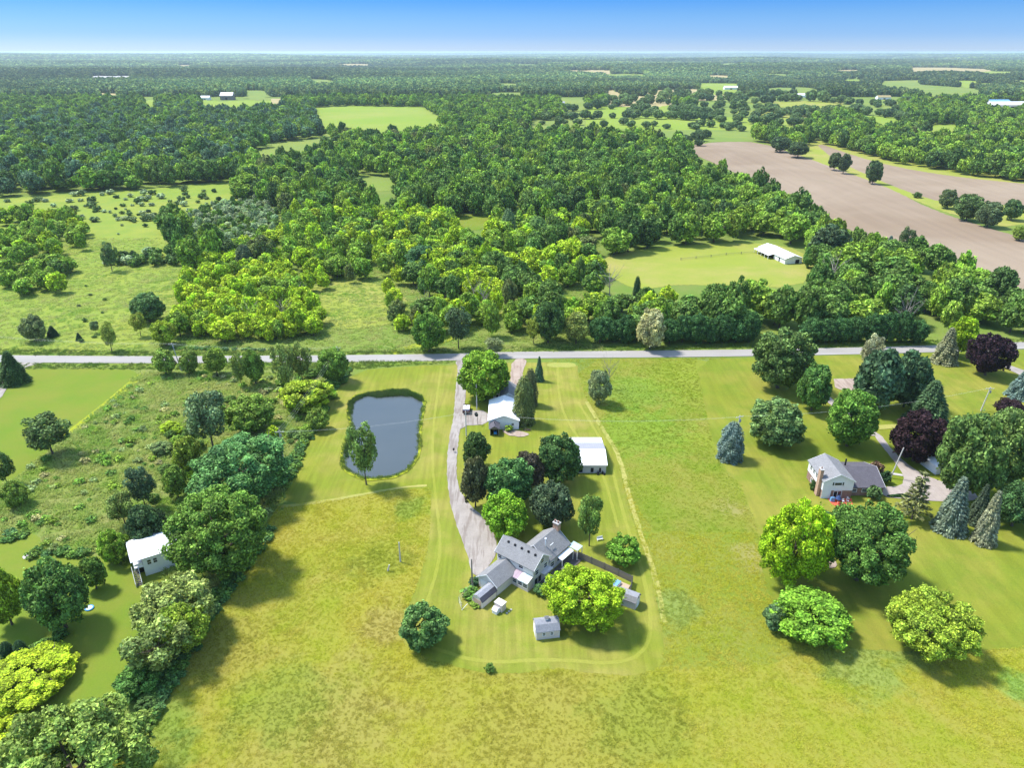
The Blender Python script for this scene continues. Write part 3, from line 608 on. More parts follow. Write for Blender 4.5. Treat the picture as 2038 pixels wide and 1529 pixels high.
# ------------------------------------------------------------------ the trees one can tell apart
YARD = [
 ('R', 963, 797, 697, 107, (.125, .21, .02), 'large bright green maple between the gravel driveway and the white barn'),
 ('S', 1073, 762, 708, 24, BG, 'slim blue-green spruce standing just below the road above the white barn'),
 ('C', 1056, 812, 731, 34, OB, 'rear one of two brownish green cedars right of the white barn'),
 ('C', 1043, 851, 746, 50, OL, 'front one of two tall olive cedars right of the white barn'),
 ('O', 947, 932, 858, 60, DG, 'dark green maple beside the driveway bend, nearest the white barn'),
 ('O', 945, 1003, 905, 56, (.068, .075, .034), 'bronze tinged dark maple at the edge of the gravel driveway'),
 ('R', 1052, 975, 898, 66, (.045, .040, .030), 'dark purplish brown tree half hidden behind the green yard maples'),
 ('R', 1115, 962, 866, 92, DG, 'dense dark green maple covering the left end of the white roofed shed'),
 ('R', 1011, 1015, 912, 108, (.052, .12, .034), 'broad mid green maple in the middle of the yard tree clump'),
 ('R', 1005, 1072, 981, 98, (.11, .20, .015), 'bright fresh green maple just behind the grey roofed farmhouse'),
 ('R', 1100, 1054, 961, 90, (.045, .068, .034), 'dusky grey-green maple behind the farmhouse chimney'),
 ('L', 1176, 1072, 980, 56, (.10, .16, .035), 'thin airy young tree on the lawn right of the farmhouse chimney'),
 ('B', 1241, 1128, 1065, 72, (.085, .165, .02), 'round green bush outside the wooden fence on the lawn'),
 ('G', 1161, 1257, 1120, 152, (.145, .225, .012), 'big glowing lime green maple on the lawn in front of the farmhouse'),
 ('B', 844, 1295, 1197, 98, (.068, .125, .036), 'round dark green bush where the mown lawn meets the tall meadow'),
 ('B', 1077, 1187, 1160, 32, (.045, .09, .03), 'small dark bush at the farmhouse corner beside the lime green maple'),
 ('H', 975, 1341, 1320, 22, MG, 'tiny weedy bush at the lower edge of the mown lawn'),
 ('O', 1193, 800, 733, 50, (.13, .155, .075), 'grey-green tree at the rough edge right of the mown strip'),
 ('D', 1212, 768, 715, 40, GY, 'bare silvery dead tree top standing behind the grey-green tree'),
 ('H', 1013, 860, 845, 18, LG, 'small bright bush against the white barn end wall'),
 ('L', 722, 946, 838, 64, (.095, .15, .035), 'slender willow leaning over the near left bank of the pond'),
 ('S', 20, 772, 697, 66, DG, 'dark green spruce at the left edge beside the road'),
 ('L', 92, 900, 818, 100, (.055, .09, .028), 'dark spreading tree at the edge of the left lawn'),
 ('L', 2, 960, 900, 50, DG, 'dark tree cut by the left edge below the lawn'),
 ('B', 30, 1010, 955, 50, (.12, .17, .03), 'yellowish bush in the scrub near the left edge'),
 ('O', 325, 744, 692, 46, (.13, .185, .035), 'leftmost of the pale green trees along the near side of the road'),
 ('O', 375, 741, 696, 38, (.12, .17, .035), 'second pale green roadside tree, right of the leaning power pole'),
 ('O', 427, 744, 690, 46, (.13, .19, .03), 'third pale green roadside tree from the left'),
 ('L', 474, 760, 700, 34, (.12, .17, .04), 'thin pale roadside tree left of its fuller twin'),
 ('O', 503, 761, 694, 40, (.11, .17, .03), 'upright fuller roadside tree beside a thin pale one'),
 ('L', 563, 768, 680, 50, (.13, .17, .045), 'tall bare-stemmed roadside tree with a pale crown, left one of two'),
 ('L', 597, 755, 680, 46, (.13, .175, .045), 'tall bare-stemmed roadside tree with a pale crown, right one of two'),
 ('R', 662, 760, 692, 64, (.095, .165, .028), 'green tree at the corner where the pond lawn meets the road'),
 ('B', 608, 820, 751, 106, (.17, .225, .018), 'wide yellow-green bush mass left of the pond lawn'),
 ('B', 632, 858, 812, 44, (.11, .165, .03), 'small pale bush under the power lines left of the pond'),
 ('L', 412, 880, 772, 92, (.095, .145, .065), 'tall grey-green willow like tree in the scrub field'),
 ('R', 495, 862, 788, 98, (.095, .16, .025), 'green and yellow mottled tree above the great dark maple'),
 ('H', 541, 872, 847, 24, YG, 'little yellow-green tree beside the crossarm power pole'),
 ('O', 371, 935, 866, 56, (.13, .18, .025), 'yellow tipped small tree in the row left of the great maple'),
 ('O', 347, 988, 925, 48, (.105, .165, .03), 'dark based small tree low in the row left of the great maple'),
 ('G', 476, 1015, 862, 204, (.062, .135, .04), 'great blue-green maple left of the pond'),
 ('G', 433, 1150, 968, 200, (.080, .150, .024), 'great green tree overhanging the white cottage roof'),
 ('L', 278, 1002, 925, 62, (.045, .08, .04), 'dark thin pine like tree in the scrub field'),
 ('L', 240, 1040, 975, 64, (.095, .135, .035), 'olive scrub tree left of the dark thin one'),
 ('O', 290, 1088, 1000, 82, (.034, .065, .024), 'dark tree mass right behind the white cottage'),
 ('B', 225, 1122, 1050, 60, (.12, .20, .025), 'light green brush pile of leaves left of the cottage lawn'),
 ('R', 350, 1275, 1142, 146, (.125, .165, .045), 'pale olive tree in front of the white cottage'),
 ('R', 358, 1305, 1192, 106, (.14, .195, .022), 'yellow-green tree below the pale olive one by the cottage'),
 ('L', 312, 1350, 1222, 136, (.12, .16, .045), 'leaning pale olive tree with a forked trunk below the cottage'),
 ('B', 272, 1395, 1315, 86, (.065, .135, .028), 'round dark green bush at the lower end of the cottage lawn'),
 ('R', 110, 1258, 1115, 118, (.062, .115, .025), 'big mid green tree with pale limbs on the left lawn'),
 ('R', 2, 1245, 1125, 78, (.12, .18, .018), 'yellow topped tree cut by the left edge'),
 ('O', 182, 1172, 1106, 50, (.075, .13, .025), 'small tree behind the big mid green one on the left lawn'),
 ('C', 12, 1320, 1278, 30, XG, 'left one of two dark clipped evergreens behind the yellow tree'),
 ('C', 40, 1318, 1275, 30, XG, 'right one of two dark clipped evergreens behind the yellow tree'),
 ('G', 50, 1435, 1302, 186, (.155, .215, .010), 'brilliant yellow tree in the lower left corner'),
 ('G', 138, 1690, 1372, 296, (.115, .165, .035), 'huge olive green tree filling the lower left corner'),
 ('B', 2, 1500, 1425, 80, (.20, .25, .012), 'yellow-green bush at the left edge under the brilliant yellow tree'),
 ('R', 1557, 772, 655, 122, (.062, .105, .028), 'large dark oak beside the road on the right lawn'),
 ('O', 1624, 812, 723, 70, (.060, .125, .028), 'upright green tree between the oak and the garden plot'),
 ('R', 1547, 890, 795, 118, (.088, .14, .045), 'broad pale green tree beside the columnar blue spruce'),
 ('C', 1457, 924, 838, 56, BL, 'columnar blue spruce alone at the left edge of the right lawn'),
 ('R', 1698, 889, 775, 108, (.072, .145, .022), 'green maple beside the bend of the neighbour driveway'),
 ('L', 1736, 730, 664, 46, GY, 'pale half dead tree top behind the tall pines'),
 ('Q', 1753, 812, 694, 92, (.048, .088, .042), 'left one of two big dark pines by the garden plot'),
 ('Q', 1812, 806, 702, 80, (.045, .085, .040), 'right one of two big dark pines by the garden plot'),
 ('S', 1855, 858, 755, 98, (.045, .085, .036), 'broad conical dark pine behind the purple maple'),
 ('R', 1829, 920, 818, 106, (.021, .011, .014), 'round dark purple maple beside the neighbour driveway'),
 ('R', 1938, 992, 815, 128, (.070, .120, .030), 'large dark green tree hiding a white roof at the right'),
 ('R', 2015, 965, 812, 120, (.085, .13, .035), 'large sunlit tree at the right edge under the small purple one'),
 ('R', 2030, 1050, 950, 90, (.042, .09, .030), 'dark tree cut by the right edge above the grey spruces'),
 ('S', 2038, 800, 735, 62, BL, 'pale blue spruce cut by the right edge'),
 ('R', 2012, 832, 792, 54, (.020, .011, .014), 'small dark purple tree at the right edge below the blue spruce'),
 ('R', 1973, 746, 663, 82, (.019, .010, .016), 'purple maple beside the road junction at the right'),
 ('S', 1888, 730, 650, 60, (.15, .16, .09), 'pale grey-green spruce standing at the roadside'),
 ('O', 1918, 705, 627, 56, (.16, .24, .012), 'bright yellow-green tree behind the pale grey-green spruce'),
 ('P', 1830, 1036, 933, 64, (.095, .11, .045), 'open thin pine with a bare trunk below the neighbour driveway'),
 ('S', 1905, 1072, 946, 76, (.10, .135, .10), 'dense blue-grey spruce, leftmost of the spruces at the right'),
 ('S', 1955, 1052, 962, 48, (.040, .06, .036), 'dark slim spruce between two pale grey ones'),
 ('S', 1974, 1092, 974, 54, (.15, .16, .105), 'ragged silvery spruce, frontmost of the spruces at the right'),
 ('G', 1586, 1165, 994, 152, (.145, .225, .009), 'glowing yellow-green tree below the neighbour house'),
 ('B', 1655, 1085, 1018, 66, (.040, .09, .03), 'dark bush wedged between the yellow-green tree and the big dark tree'),
 ('G', 1722, 1168, 998, 170, (.060, .125, .024), 'big dark green tree right of the glowing yellow-green one'),
 ('R', 1618, 1288, 1165, 152, (.095, .185, .018), 'wide spreading green tree below the two trees by the neighbour house'),
 ('B', 1546, 1258, 1200, 54, (.065, .11, .045), 'dull grey-green bush leaning on the wide spreading green tree'),
 ('G', 1855, 1322, 1170, 162, (.16, .23, .025), 'round yellow-green tree alone at the lower right'),
 ('H', 1741, 996, 965, 32, (.05, .09, .034), 'dark bush against the brick wall of the neighbour house'),
 ('H', 1745, 946, 917, 30, (.09, .06, .04), 'reddish brown bush behind the neighbour house wing'),
 ('H', 1764, 964, 936, 24, XG, 'dark little bush at the end of the neighbour house wing'),
 ('H', 1619, 976, 956, 14, DG, 'small bush at the foot of the neighbour house side wall'),
 ('H', 934, 1196, 1166, 40, (.06, .12, .02), 'leafy plants filling the small wire enclosure'),
 ('H', 948, 1212, 1190, 30, (.09, .15, .02), 'bright weeds at the lower corner of the wire enclosure'),
 ('H', 945, 1168, 1148, 26, XG, 'dark plant at the garage corner by the pole'),
 # beyond the road, the ones that stand out
 ('O', 852, 696, 622, 66, (.075, .145, .022), 'dark stemmed green tree beside the grass track beyond the road'),
 ('L', 911, 680, 608, 54, (.055, .09, .04), 'grey-green round headed tree right of the grass track'),
 ('O', 1297, 690, 613, 60, (.25, .25, .13), 'pale straw coloured willow in the dark roadside hedge'),
 ('R', 1092, 680, 595, 62, DG, 'dark blue-green tree standing out behind the road'),
 ('O', 1148, 680, 618, 50, (.15, .18, .045), 'pale yellowish tree left of the dark roadside hedge'),
 ('L', 1062, 676, 628, 34, (.15, .19, .03), 'slim yellow-green sapling beside the dark blue-green tree'),
 ('L', 983, 704, 670, 40, (.12, .15, .07), 'wispy grey-green tree right behind the road above the large maple'),
 ('R', 843, 545, 485, 72, (.055, .115, .045), 'blue-green dome shaped tree in the middle of the wood'),
 ('D', 596, 600, 565, 42, GY, 'bare grey leafless tree among the yellow-green trees'),
 ('D', 1215, 586, 535, 60, GY, 'bare grey leafless tree at the corner of the pasture'),
 ('D', 845, 622, 580, 34, GY, 'pale dead tree with a white trunk in the wood'),
 ('C', 1268, 600, 548, 18, XG, 'vine covered dark snag beside the pasture'),
 ('C', 486, 545, 484, 44, (.055, .085, .042), 'dark round topped evergreen in front of the left meadow'),
 ('R', 292, 640, 584, 68, (.06, .11, .035), 'blue-green tree alone in the wild meadow'),
 ('L', 274, 662, 620, 32, (.15, .19, .03), 'yellowish small tree at the foot of the lone meadow tree'),
 ('B', 65, 680, 628, 46, (.11, .14, .055), 'grey-green round tree in the lower left of the wild meadow'),
 ('S', 103, 674, 648, 28, XG, 'dark little juniper beside the grey-green round tree'),
 ('S', 156, 680, 662, 16, XG, 'tiny dark juniper near the road in the wild meadow'),
 ('L', 214, 690, 640, 36, (.15, .19, .035), 'thin yellow-green sapling in the wild meadow near the road'),
 ('L', 188, 660, 638, 20, (.08, .12, .05), 'small scrubby sapling left of the yellow-green one'),
 ('O', 325, 685, 636, 50, (.15, .20, .02), 'yellow-green tree leading the thicket next to the road'),
 ('L', 215, 530, 480, 34, (.07, .11, .04), 'slender tree with a pale trunk at the far side of the wild meadow'),
 ('C', 1012, 478, 412, 34, (.07, .12, .05), 'tall pointed pale green tree in the big wood'),
 ('C', 1070, 480, 428, 46, (.085, .155, .04), 'light green column shaped tree at the edge of the big wood'),
 ('Q', 1655, 520, 450, 78, (.040, .065, .030), 'dark spreading pine behind the white stable'),
 ('O', 1612, 530, 490, 28, (.06, .13, .03), 'rounded green tree at the right end of the white stable'),
 ('S', 1743, 500, 460, 34, (.05, .085, .04), 'dark pine top at the edge of the ploughed field'),
 ('S', 1771, 505, 468, 28, BL, 'blue spruce top at the edge of the ploughed field'),
 ('L', 1806, 505, 450, 36, (.07, .10, .04), 'tall ragged tree poking up before the ploughed field'),
 ('O', 1741, 362, 318, 32, (.05, .085, .035), 'lone tree leaning in the grass strip between the ploughed fields'),
 ('O', 1682, 342, 304, 26, (.055, .085, .038), 'right one of two dark trees between the ploughed fields'),
 ('O', 1663, 336, 302, 26, (.06, .085, .035), 'left one of two dark trees between the ploughed fields'),
 ('H', 1827, 394, 382, 18, DG, 'solitary little bush on the grass strip in the ploughed field'),
 ('O', 1590, 311, 280, 44, (.05, .085, .035), 'tree clump end at the top of the ploughed field'),
 ('O', 1555, 300, 270, 40, (.05, .08, .035), 'left tree of the clump at the top of the ploughed field'),
 ('O', 1888, 412, 375, 36, (.07, .10, .04), 'leftmost tree of the hedge in the right ploughed field'),
 ('O', 1930, 435, 385, 56, (.07, .11, .035), 'big tree of the hedge in the right ploughed field'),
 ('O', 1972, 448, 400, 50, (.06, .09, .04), 'dusky tree of the hedge in the right ploughed field'),
 ('O', 2018, 435, 395, 40, (.06, .10, .035), 'tree of the field hedge nearest the right edge'),
 ('R', 2032, 478, 450, 30, (.12, .17, .03), 'yellow-green tree at the right edge beside the ploughed field'),
]
for row in YARD: photo_tree(*row)

# ------------------------------------------------------------------ woods
OPEN = [  # photo outlines of ground without wood (beyond the road)
 [(-300, 402), (150, 386), (300, 376), (455, 362), (480, 390), (478, 432), (340, 450), (350, 500), (372, 560), (350, 640), (318, 704), (-400, 704), (-300, 500)],
 [(1195, 516), (1280, 497), (1400, 488), (1520, 482), (1600, 500), (1610, 540), (1590, 566), (1450, 572), (1350, 572), (1270, 588), (1200, 550)],
 [(665, 598), (700, 585), (750, 590), (775, 612), (760, 636), (700, 645), (665, 632)],
 [(698, 356), (740, 352), (785, 358), (790, 375), (770, 388), (725, 386)], [(905, 434), (960, 430), (985, 450), (940, 466), (905, 456)],
 [(1360, 292), (1440, 281), (1512, 283), (1590, 303), (1618, 281), (1700, 303), (1780, 326), (1900, 346), (2038, 364), (2500, 400), (2700, 700), (2060, 600), (2038, 563), (1960, 526), (1860, 490), (1750, 474), (1690, 452), (1630, 410), (1560, 383), (1480, 350), (1400, 325)],
 [(-500, 690), (3000, 660), (3000, 2000), (-500, 2000)],
 [(780, 706), (825, 690), (870, 680), (890, 690), (840, 706)], [(1080, 596), (1120, 586), (1200, 600), (1340, 610), (1340, 622), (1200, 612)],
 [(1500, 478), (1540, 474), (1606, 512), (1610, 530), (1560, 530)],
 [(500, 300), (600, 283), (680, 280), (600, 305), (480, 335)],
 [(1920, 640), (1990, 655), (2000, 690), (1920, 690)],
]
REG = [  # outline, spacing, crown radius, height, colour weights, sparse
 ('yellow', [(345, 700), (345, 560), (470, 522), (560, 545), (620, 600), (640, 700)], 6.6, (3.4, 5.2), (7, 10), [(YG, .6), (LG, .3), (MG, .1)], .02, 'in the thicket'),
 ('scrub', [(-300, 440), (150, 436), (178, 470), (170, 540), (120, 590), (0, 612), (-300, 620)], 8.6, (3.4, 5.2), (7, 10), [(YG, .35), (LG, .45), (MG, .2)], .24, 'in the left scrub'),
 ('silver', [(340, 450), (430, 405), (500, 400), (560, 420), (560, 470), (470, 500), (380, 505)], 4.6, (1.6, 2.9), (2.5, 5.5), [(SV, .6), (MG, .25), (LG, .15)], .1, 'in the silvery brush'),
 ('open', [(380, 560), (560, 560), (820, 560), (860, 700), (620, 700)], 7.6, (2.8, 4.2), (7, 10), [(LG, .35), (YG, .4), (OL, .2), (MG, .05)], .30, 'in the open scrub'),
 ('mid', [(380, 500), (560, 440), (700, 432), (1180, 450), (1200, 520), (1260, 590), (1340, 600), (1345, 700), (600, 700), (600, 545), (480, 522)], 8.6, (4.0, 6.4), (8.5, 13.5), [(LG, .36), (YG, .24), (MG, .27), (OL, .08), (DG, .05)], .08, 'in the mixed wood'),
 ('right', [(1340, 700), (1340, 570), (1600, 560), (1600, 470), (1640, 440), (1900, 500), (2600, 600), (2700, 700)], 11.2, (5.6, 8.8), (12, 18), [(LG, .38), (MG, .38), (DG, .14), (YG, .10)], .03, 'in the tall right-hand wood'),
 ('farleft', [(-800, 250), (640, 216), (650, 300), (460, 345), (0, 405), (-800, 420)], 12.5, (6.0, 9.4), (13, 20), [(MG, .46), (BG, .18), (LG, .18), (DG, .18)], .01, 'in the far forest'),
 ('big', [(-2000, 200), (4000, 200), (4000, 700), (-2000, 700)], 11.5, (5.4, 8.8), (13, 20), [(MG, .44), (LG, .32), (DG, .16), (OL, .08)], .02, 'in the big wood'),
]
def vnoise(x, y, s, seed):
    rng = np.random.default_rng(seed); o = 0
    for k in range(5):
        a, b, c = rng.uniform(-1, 1, 3); f = s*(1+.7*k); o = o+np.sin((x*math.cos(a*3.1)+y*math.sin(a*3.1))*f+b*9)*np.cos((x*math.sin(c*3)-y*math.cos(c*3))*f*.8+c*7)/(1+k*.5)
    return o
wx, wy, wr, wh, wc, wt = [], [], [], [], [], []
claimed = []
taken = [(o.location.x, o.location.y, 4) for o in COL.objects if o.parent is None and o.get('category') in ('tree', 'bush') and o.location.y > 258]
for rk, (nm, poly, sp, rr, hh, cw, gap, where) in enumerate(REG):
    yc = [G(CX, max(204, p[1]))[1] for p in poly]; y0, y1 = max(252, min(yc)), min(1900, max(yc))
    gy = np.arange(y0, y1, sp); X = []; Y = []
    for yy in gy:
        half = min(yy*1.0+60, 1700); xx = np.arange(-half, half, sp); X.append(xx); Y.append(np.full(len(xx), yy))
    X = np.concatenate(X); Y = np.concatenate(Y)
    X = X+RN.uniform(-.45, .45, len(X))*sp; Y = Y+RN.uniform(-.45, .45, len(X))*sp
    px_, py_ = to_px(X, Y)
    ok = inpoly(px_, py_, poly)
    for p in claimed: ok &= ~inpoly(px_, py_, p)
    for p in (OPEN[1:] if nm in ('scrub', 'silver') else OPEN): ok &= ~inpoly(px_, py_, p)
    if nm in ('big', 'farleft'):
        for hz_ in (0, 7, 14):
            ax, ay = to_px(X, Y, hz_)
            for p, _ in FAR_OPEN: ok &= ~inpoly(ax, ay, p)
            for p in OPEN[3:5]: ok &= ~inpoly(ax, ay, p)
    for hz_ in (7, 13):
        ax, ay = to_px(X, Y, hz_ if nm in ('big', 'right', 'farleft') else hz_*.55)
        for p in OPEN[1:6]: ok &= ~inpoly(ax, ay, p)
    ok &= RN.random(len(X)) > gap
    ok &= np.abs(px_-CX) < 1130
    if nm in ('mid', 'open', 'scrub'): ok &= vnoise(X, Y, .07, 5) > {'mid': -1.4, 'open': -.9, 'scrub': -.7}[nm]
    X, Y = X[ok], Y[ok]
    for tx, ty_, tr_ in taken:
        k = np.hypot(X-tx, Y-ty_) > tr_; X, Y = X[k], Y[k]
    n = len(X); claimed.append(poly)
    cols = np.array([c for c, _ in cw]); wts = np.cumsum([w for _, w in cw])
    u = np.clip(RN.random(n)*.62+.38*(vnoise(X, Y, .02, rk)*.45+.5), 0, .999)
    ci = np.minimum(np.searchsorted(wts, u*wts[-1]), len(cw)-1)
    wx.append(X); wy.append(Y); wr.append(RN.uniform(*rr, n)*np.where(RN.random(n) < .22, .62, 1.0)); wh.append(RN.uniform(*hh, n)*RN.uniform(.78, 1.2, n)); wc.append(cols[ci]); wt.append(np.full(n, rk))
wx, wy, wr, wh, wt = map(np.concatenate, (wx, wy, wr, wh, wt)); wc = np.concatenate(wc)
WHERE = [(150, 'at the far left'), (330, 'above the left lawn'), (480, 'above the scrub field'), (620, 'above the pale roadside trees'), (760, 'straight above the pond'), (900, 'above the driveway mouth'), (1020, 'above the bright barn maple'),
 (1150, 'above the mown strip'), (1260, 'above the rough field'), (1380, 'between the pale willow and the oak'), (1500, 'just left above the oak'), (1600, 'above the oak'), (1720, 'above the garden plot'), (1840, 'above the tall pines'), (1940, 'above the purple maple'), (9999, 'at the right edge')]
# hedge of dark maples right on the far side of the road
hx = []
for hpx in list(range(1196, 1270, 26))+list(range(1335, 1500, 27))+list(range(1620, 1860, 30)):
    x, y = G(hpx, 689); hx.append((x, y+3.5+R.uniform(-1, 1)))
for i, (x, y) in enumerate(hx):
    d = np.hypot(wx-x, wy-y); k = d > 4.5; wx, wy, wr, wh, wt, wc = wx[k], wy[k], wr[k], wh[k], wt[k], wc[k]
    r = R.uniform(3.6, 4.8); h = R.uniform(9, 12.5); hp = to_px(x, y)[0]; wh_ = next(w for lim, w in WHERE if hp < lim); sz_ = 'tallest' if h > 11.6 else 'low' if h < 10 else 'broad' if r > 4.2 else 'slim'
    place_tree('R', x, y, r, h/2.05, .05, (.036, .085, .026), '%s dark green maple in the hedge row along the road, %s' % ('tall' if sz_ == 'tallest' else sz_, wh_.replace('between the pale willow and the oak', 'right of the pale willow')), group='dark maples hedging the road')
# the 300 nearest become things of their own
cn = {tuple(YG): 'yellow-green', tuple(LG): 'light green', tuple(MG): 'mid green', tuple(DG): 'dark green', tuple(OL): 'olive', tuple(SV): 'silvery', tuple(BG): 'blue-green'}
vis = np.abs(to_px(wx, wy)[0]-CX) < 1040
size_px = np.where(vis, wr/np.hypot(wx, wy), 0); order = np.argsort(-size_px); ind = order[:255]
for i in ind:
    r, h = wr[i], wh[i]; nm = REG[wt[i]][0]; kind = 'D' if R.random() < .035 and nm != 'silver' else 'V' if (nm in ('open', 'mid', 'scrub') and R.random() < .3) else 'H' if nm == 'silver' else 'W'
    c = tuple(wc[i]); q = {'W': .2, 'V': .5, 'H': .05, 'D': .3}[kind]
    rl_, hl_ = REG[wt[i]][3], REG[wt[i]][4]; ax = to_px(wx[i], wy[i])[0]
    szw = 'small' if r < rl_[0]+.33*(rl_[1]-rl_[0]) else 'broad' if r > rl_[0]+.66*(rl_[1]-rl_[0]) else 'tall' if h > sum(hl_)/2 else 'middling'
    wh_ = next(w for lim, w in WHERE if ax < lim)
    place_tree(kind, float(wx[i]), float(wy[i]), float(r), float(h)/(2+q), q, c, '%s %s tree %s, %s' % (szw, 'bare grey dead' if kind == 'D' else cn.get(c, 'green'), REG[wt[i]][7], wh_), group='trees of the wood beyond the road')
rest = np.ones(len(wx), bool); rest[ind] = False

# ---- scattered instances (uncountable stuff) through geometry nodes
def scatter(name, protos, X, Y, Z, S, RZ, C, VI):
    me = bpy.data.meshes.new(name); n = len(X); me.vertices.add(n)
    me.vertices.foreach_set('co', np.stack([X, Y, Z], -1).astype(np.float32).ravel())
    a = me.attributes.new('sc', 'FLOAT_VECTOR', 'POINT'); a.data.foreach_set('vector', np.asarray(S, np.float32).ravel())
    a = me.attributes.new('rz', 'FLOAT_VECTOR', 'POINT'); a.data.foreach_set('vector', np.stack([np.zeros(n), np.zeros(n), RZ], -1).astype(np.float32).ravel())
    a = me.attributes.new('vi', 'INT', 'POINT'); a.data.foreach_set('value', np.asarray(VI, np.int32))
    a = me.attributes.new('icol', 'FLOAT_COLOR', 'POINT'); a.data.foreach_set('color', np.concatenate([C, np.ones((n, 1))], 1).astype(np.float32).ravel())
    o = link(name, me); cl = bpy.data.collections.new(name+'_kinds')
    for k, p in enumerate(protos):
        q = bpy.data.objects.new('%s_kind_%02d' % (name, k), p); cl.objects.link(q)
    ng = bpy.data.node_groups.new(name, 'GeometryNodeTree')
    ng.interface.new_socket('Geometry', in_out='INPUT', socket_type='NodeSocketGeometry'); ng.interface.new_socket('Geometry', in_out='OUTPUT', socket_type='NodeSocketGeometry')
    N = ng.nodes; Lk = ng.links; gi = N.new('NodeGroupInput'); go = N.new('NodeGroupOutput'); ip = N.new('GeometryNodeInstanceOnPoints')
    ci = N.new('GeometryNodeCollectionInfo'); ci.inputs[0].default_value = cl; ci.inputs['Separate Children'].default_value = True; ci.inputs['Reset Children'].default_value = True
    def na(nm, ty):
        x = N.new('GeometryNodeInputNamedAttribute'); x.data_type = ty; x.inputs[0].default_value = nm; return x.outputs[0]
    ip.inputs['Pick Instance'].default_value = True
    Lk.new(gi.outputs[0], ip.inputs['Points']); Lk.new(ci.outputs[0], ip.inputs['Instance']); Lk.new(na('vi', 'INT'), ip.inputs['Instance Index'])
    Lk.new(na('rz', 'FLOAT_VECTOR'), ip.inputs['Rotation']); Lk.new(na('sc', 'FLOAT_VECTOR'), ip.inputs['Scale']); Lk.new(ip.outputs[0], go.inputs[0])
    md = o.modifiers.new('scatter', 'NODES'); md.node_group = ng
    return o
def shift(me, dz, name):        # copy of a unit crown with its foot at z = 0 plus a stem
    m = me.copy(); m.name = name; n = len(m.vertices); a = np.empty(n*3, np.float32); m.vertices.foreach_get('co', a); a = a.reshape(-1, 3); a[:, 2] = (a[:, 2]+dz)/(1+dz)
    m.vertices.foreach_set('co', a.ravel()); m.update(); return m
WI = [shift(crown_mesh('wood_crown', LI, s, 30, 1500, .16, lr=(.2, .36)), 1.15, 'wood_crown') for s in (141, 142, 143, 144)]+[shift(crown_mesh('wood_crown_v', LI, 151, 13, 560, .2, 'vase', .3), 1.4, 'wood_crown_v')]
k = rest; n = int(k.sum())
cj = wc[k]*RN.uniform(.85, 1.15, (n, 1))*RN.uniform(.94, 1.06, (n, 3))
o = scatter('woodland', WI, wx[k], wy[k], np.zeros(n), np.stack([wr[k], wr[k], wh[k]], -1), RN.uniform(0, 6.28, n), cj, RN.integers(0, 5, n))
tag(o, 'continuous green woodland filling the middle distance behind the roadside trees', 'woodland', kind='stuff')
# forest to the horizon, coarser clumps with distance
FI = [shift(crown_mesh('far_crown', LI, s, 9, 150, .42), .95, 'far_crown') for s in (161, 162, 163)]
X, Y, S = [], [], []
d = 1880.0
while d < 42000:
    sp = max(9.5, d*.0042); half = min(d*.86+150, 40000); xx = np.arange(-half, half, sp); X.append(xx+RN.uniform(-.5, .5, len(xx))*sp); Y.append(d+RN.uniform(-.5, .5, len(xx))*sp); S.append(np.full(len(xx), sp)); d += sp*(1.0 if d < 5000 else 1.5)
X = np.concatenate(X); Y = np.concatenate(Y); S = np.concatenate(S); Z = far_h(X, Y); px_, py_ = to_px(X, Y, Z)
ok = np.ones(len(X), bool)
for hz_ in (0, 4, 8, 13):
    ax, ay = to_px(X, Y, Z+hz_)
    for p, _ in FAR_OPEN: ok &= ~inpoly(ax, ay, p)
dens = vnoise(X, Y, .0022, 77)
ok &= ~((dens > 1.25) & (Y < 9000) & (RN.random(len(X)) < .85))
ok &= ~((px_ > 1080) & (py_ > 185) & (vnoise(X, Y, .006, 78) > .55) & (RN.random(len(X)) < .9))
X, Y, S, Z = X[ok], Y[ok], S[ok], Z[ok]; n = len(X)
base = np.array([(.11, .165, .048), (.060, .11, .048), (.17, .215, .075), (.085, .14, .065)])
ci = RN.integers(0, 4, n); tn = .74+.28*np.clip(vnoise(X, Y, .0016, 9), -1, 1)[:, None]
cj = base[ci]*tn*RN.uniform(.65, 1.35, (n, 1))
rr_ = S*RN.uniform(.5, .72, n); hh_ = RN.uniform(12, 19, n)*(1+np.clip((S-12)/90, 0, .35))
o = scatter('forest', FI, X, Y, Z-.5, np.stack([rr_, rr_, hh_], -1), RN.uniform(0, 6.28, n), cj, RN.integers(0, 3, n))
tag(o, 'far-off forest stretching in blue-green bands to the horizon', 'forest', kind='stuff')
print('wood', int(k.sum()), 'far', n)

# shrubs dotted over the wild meadow, hedgerow trees in the far fields
def dots(n, poly, rr, hr, tint, label, group, kind='H', seed=0, sp=3.0, name=None, cat='shrub'):
    rg = random.Random(seed); xs = [p[0] for p in poly]; ysx = [p[1] for p in poly]; c = 0; tries = 0; got = []
    while c < n and tries < n*60:
        tries += 1; a, b = rg.uniform(min(xs), max(xs)), rg.uniform(min(ysx), max(ysx))
        if not inpoly([a], [b], poly)[0]: continue
        x, y = G(a, b)
        if any(math.hypot(x-p, y-q) < sp for p, q in got): continue
        got.append((x, y)); r = rg.uniform(*rr); h = r*rg.uniform(*hr); sz_ = 'small' if r < rr[0]+.33*(rr[1]-rr[0]) else 'large' if r > rr[0]+.66*(rr[1]-rr[0]) else 'medium'; fr_ = (a-min(xs))/(max(xs)-min(xs)); pl_ = 'left part' if fr_ < .33 else 'right part' if fr_ > .66 else 'middle part'; dp_ = 'far' if b < (min(ysx)+max(ysx))/2 else 'near'
        place_tree(kind, x, y, r, h/2.05, .05, rg.choice(tint), '%s %s, %s side, %s' % (sz_, label, dp_, pl_), cat, group, name); c += 1
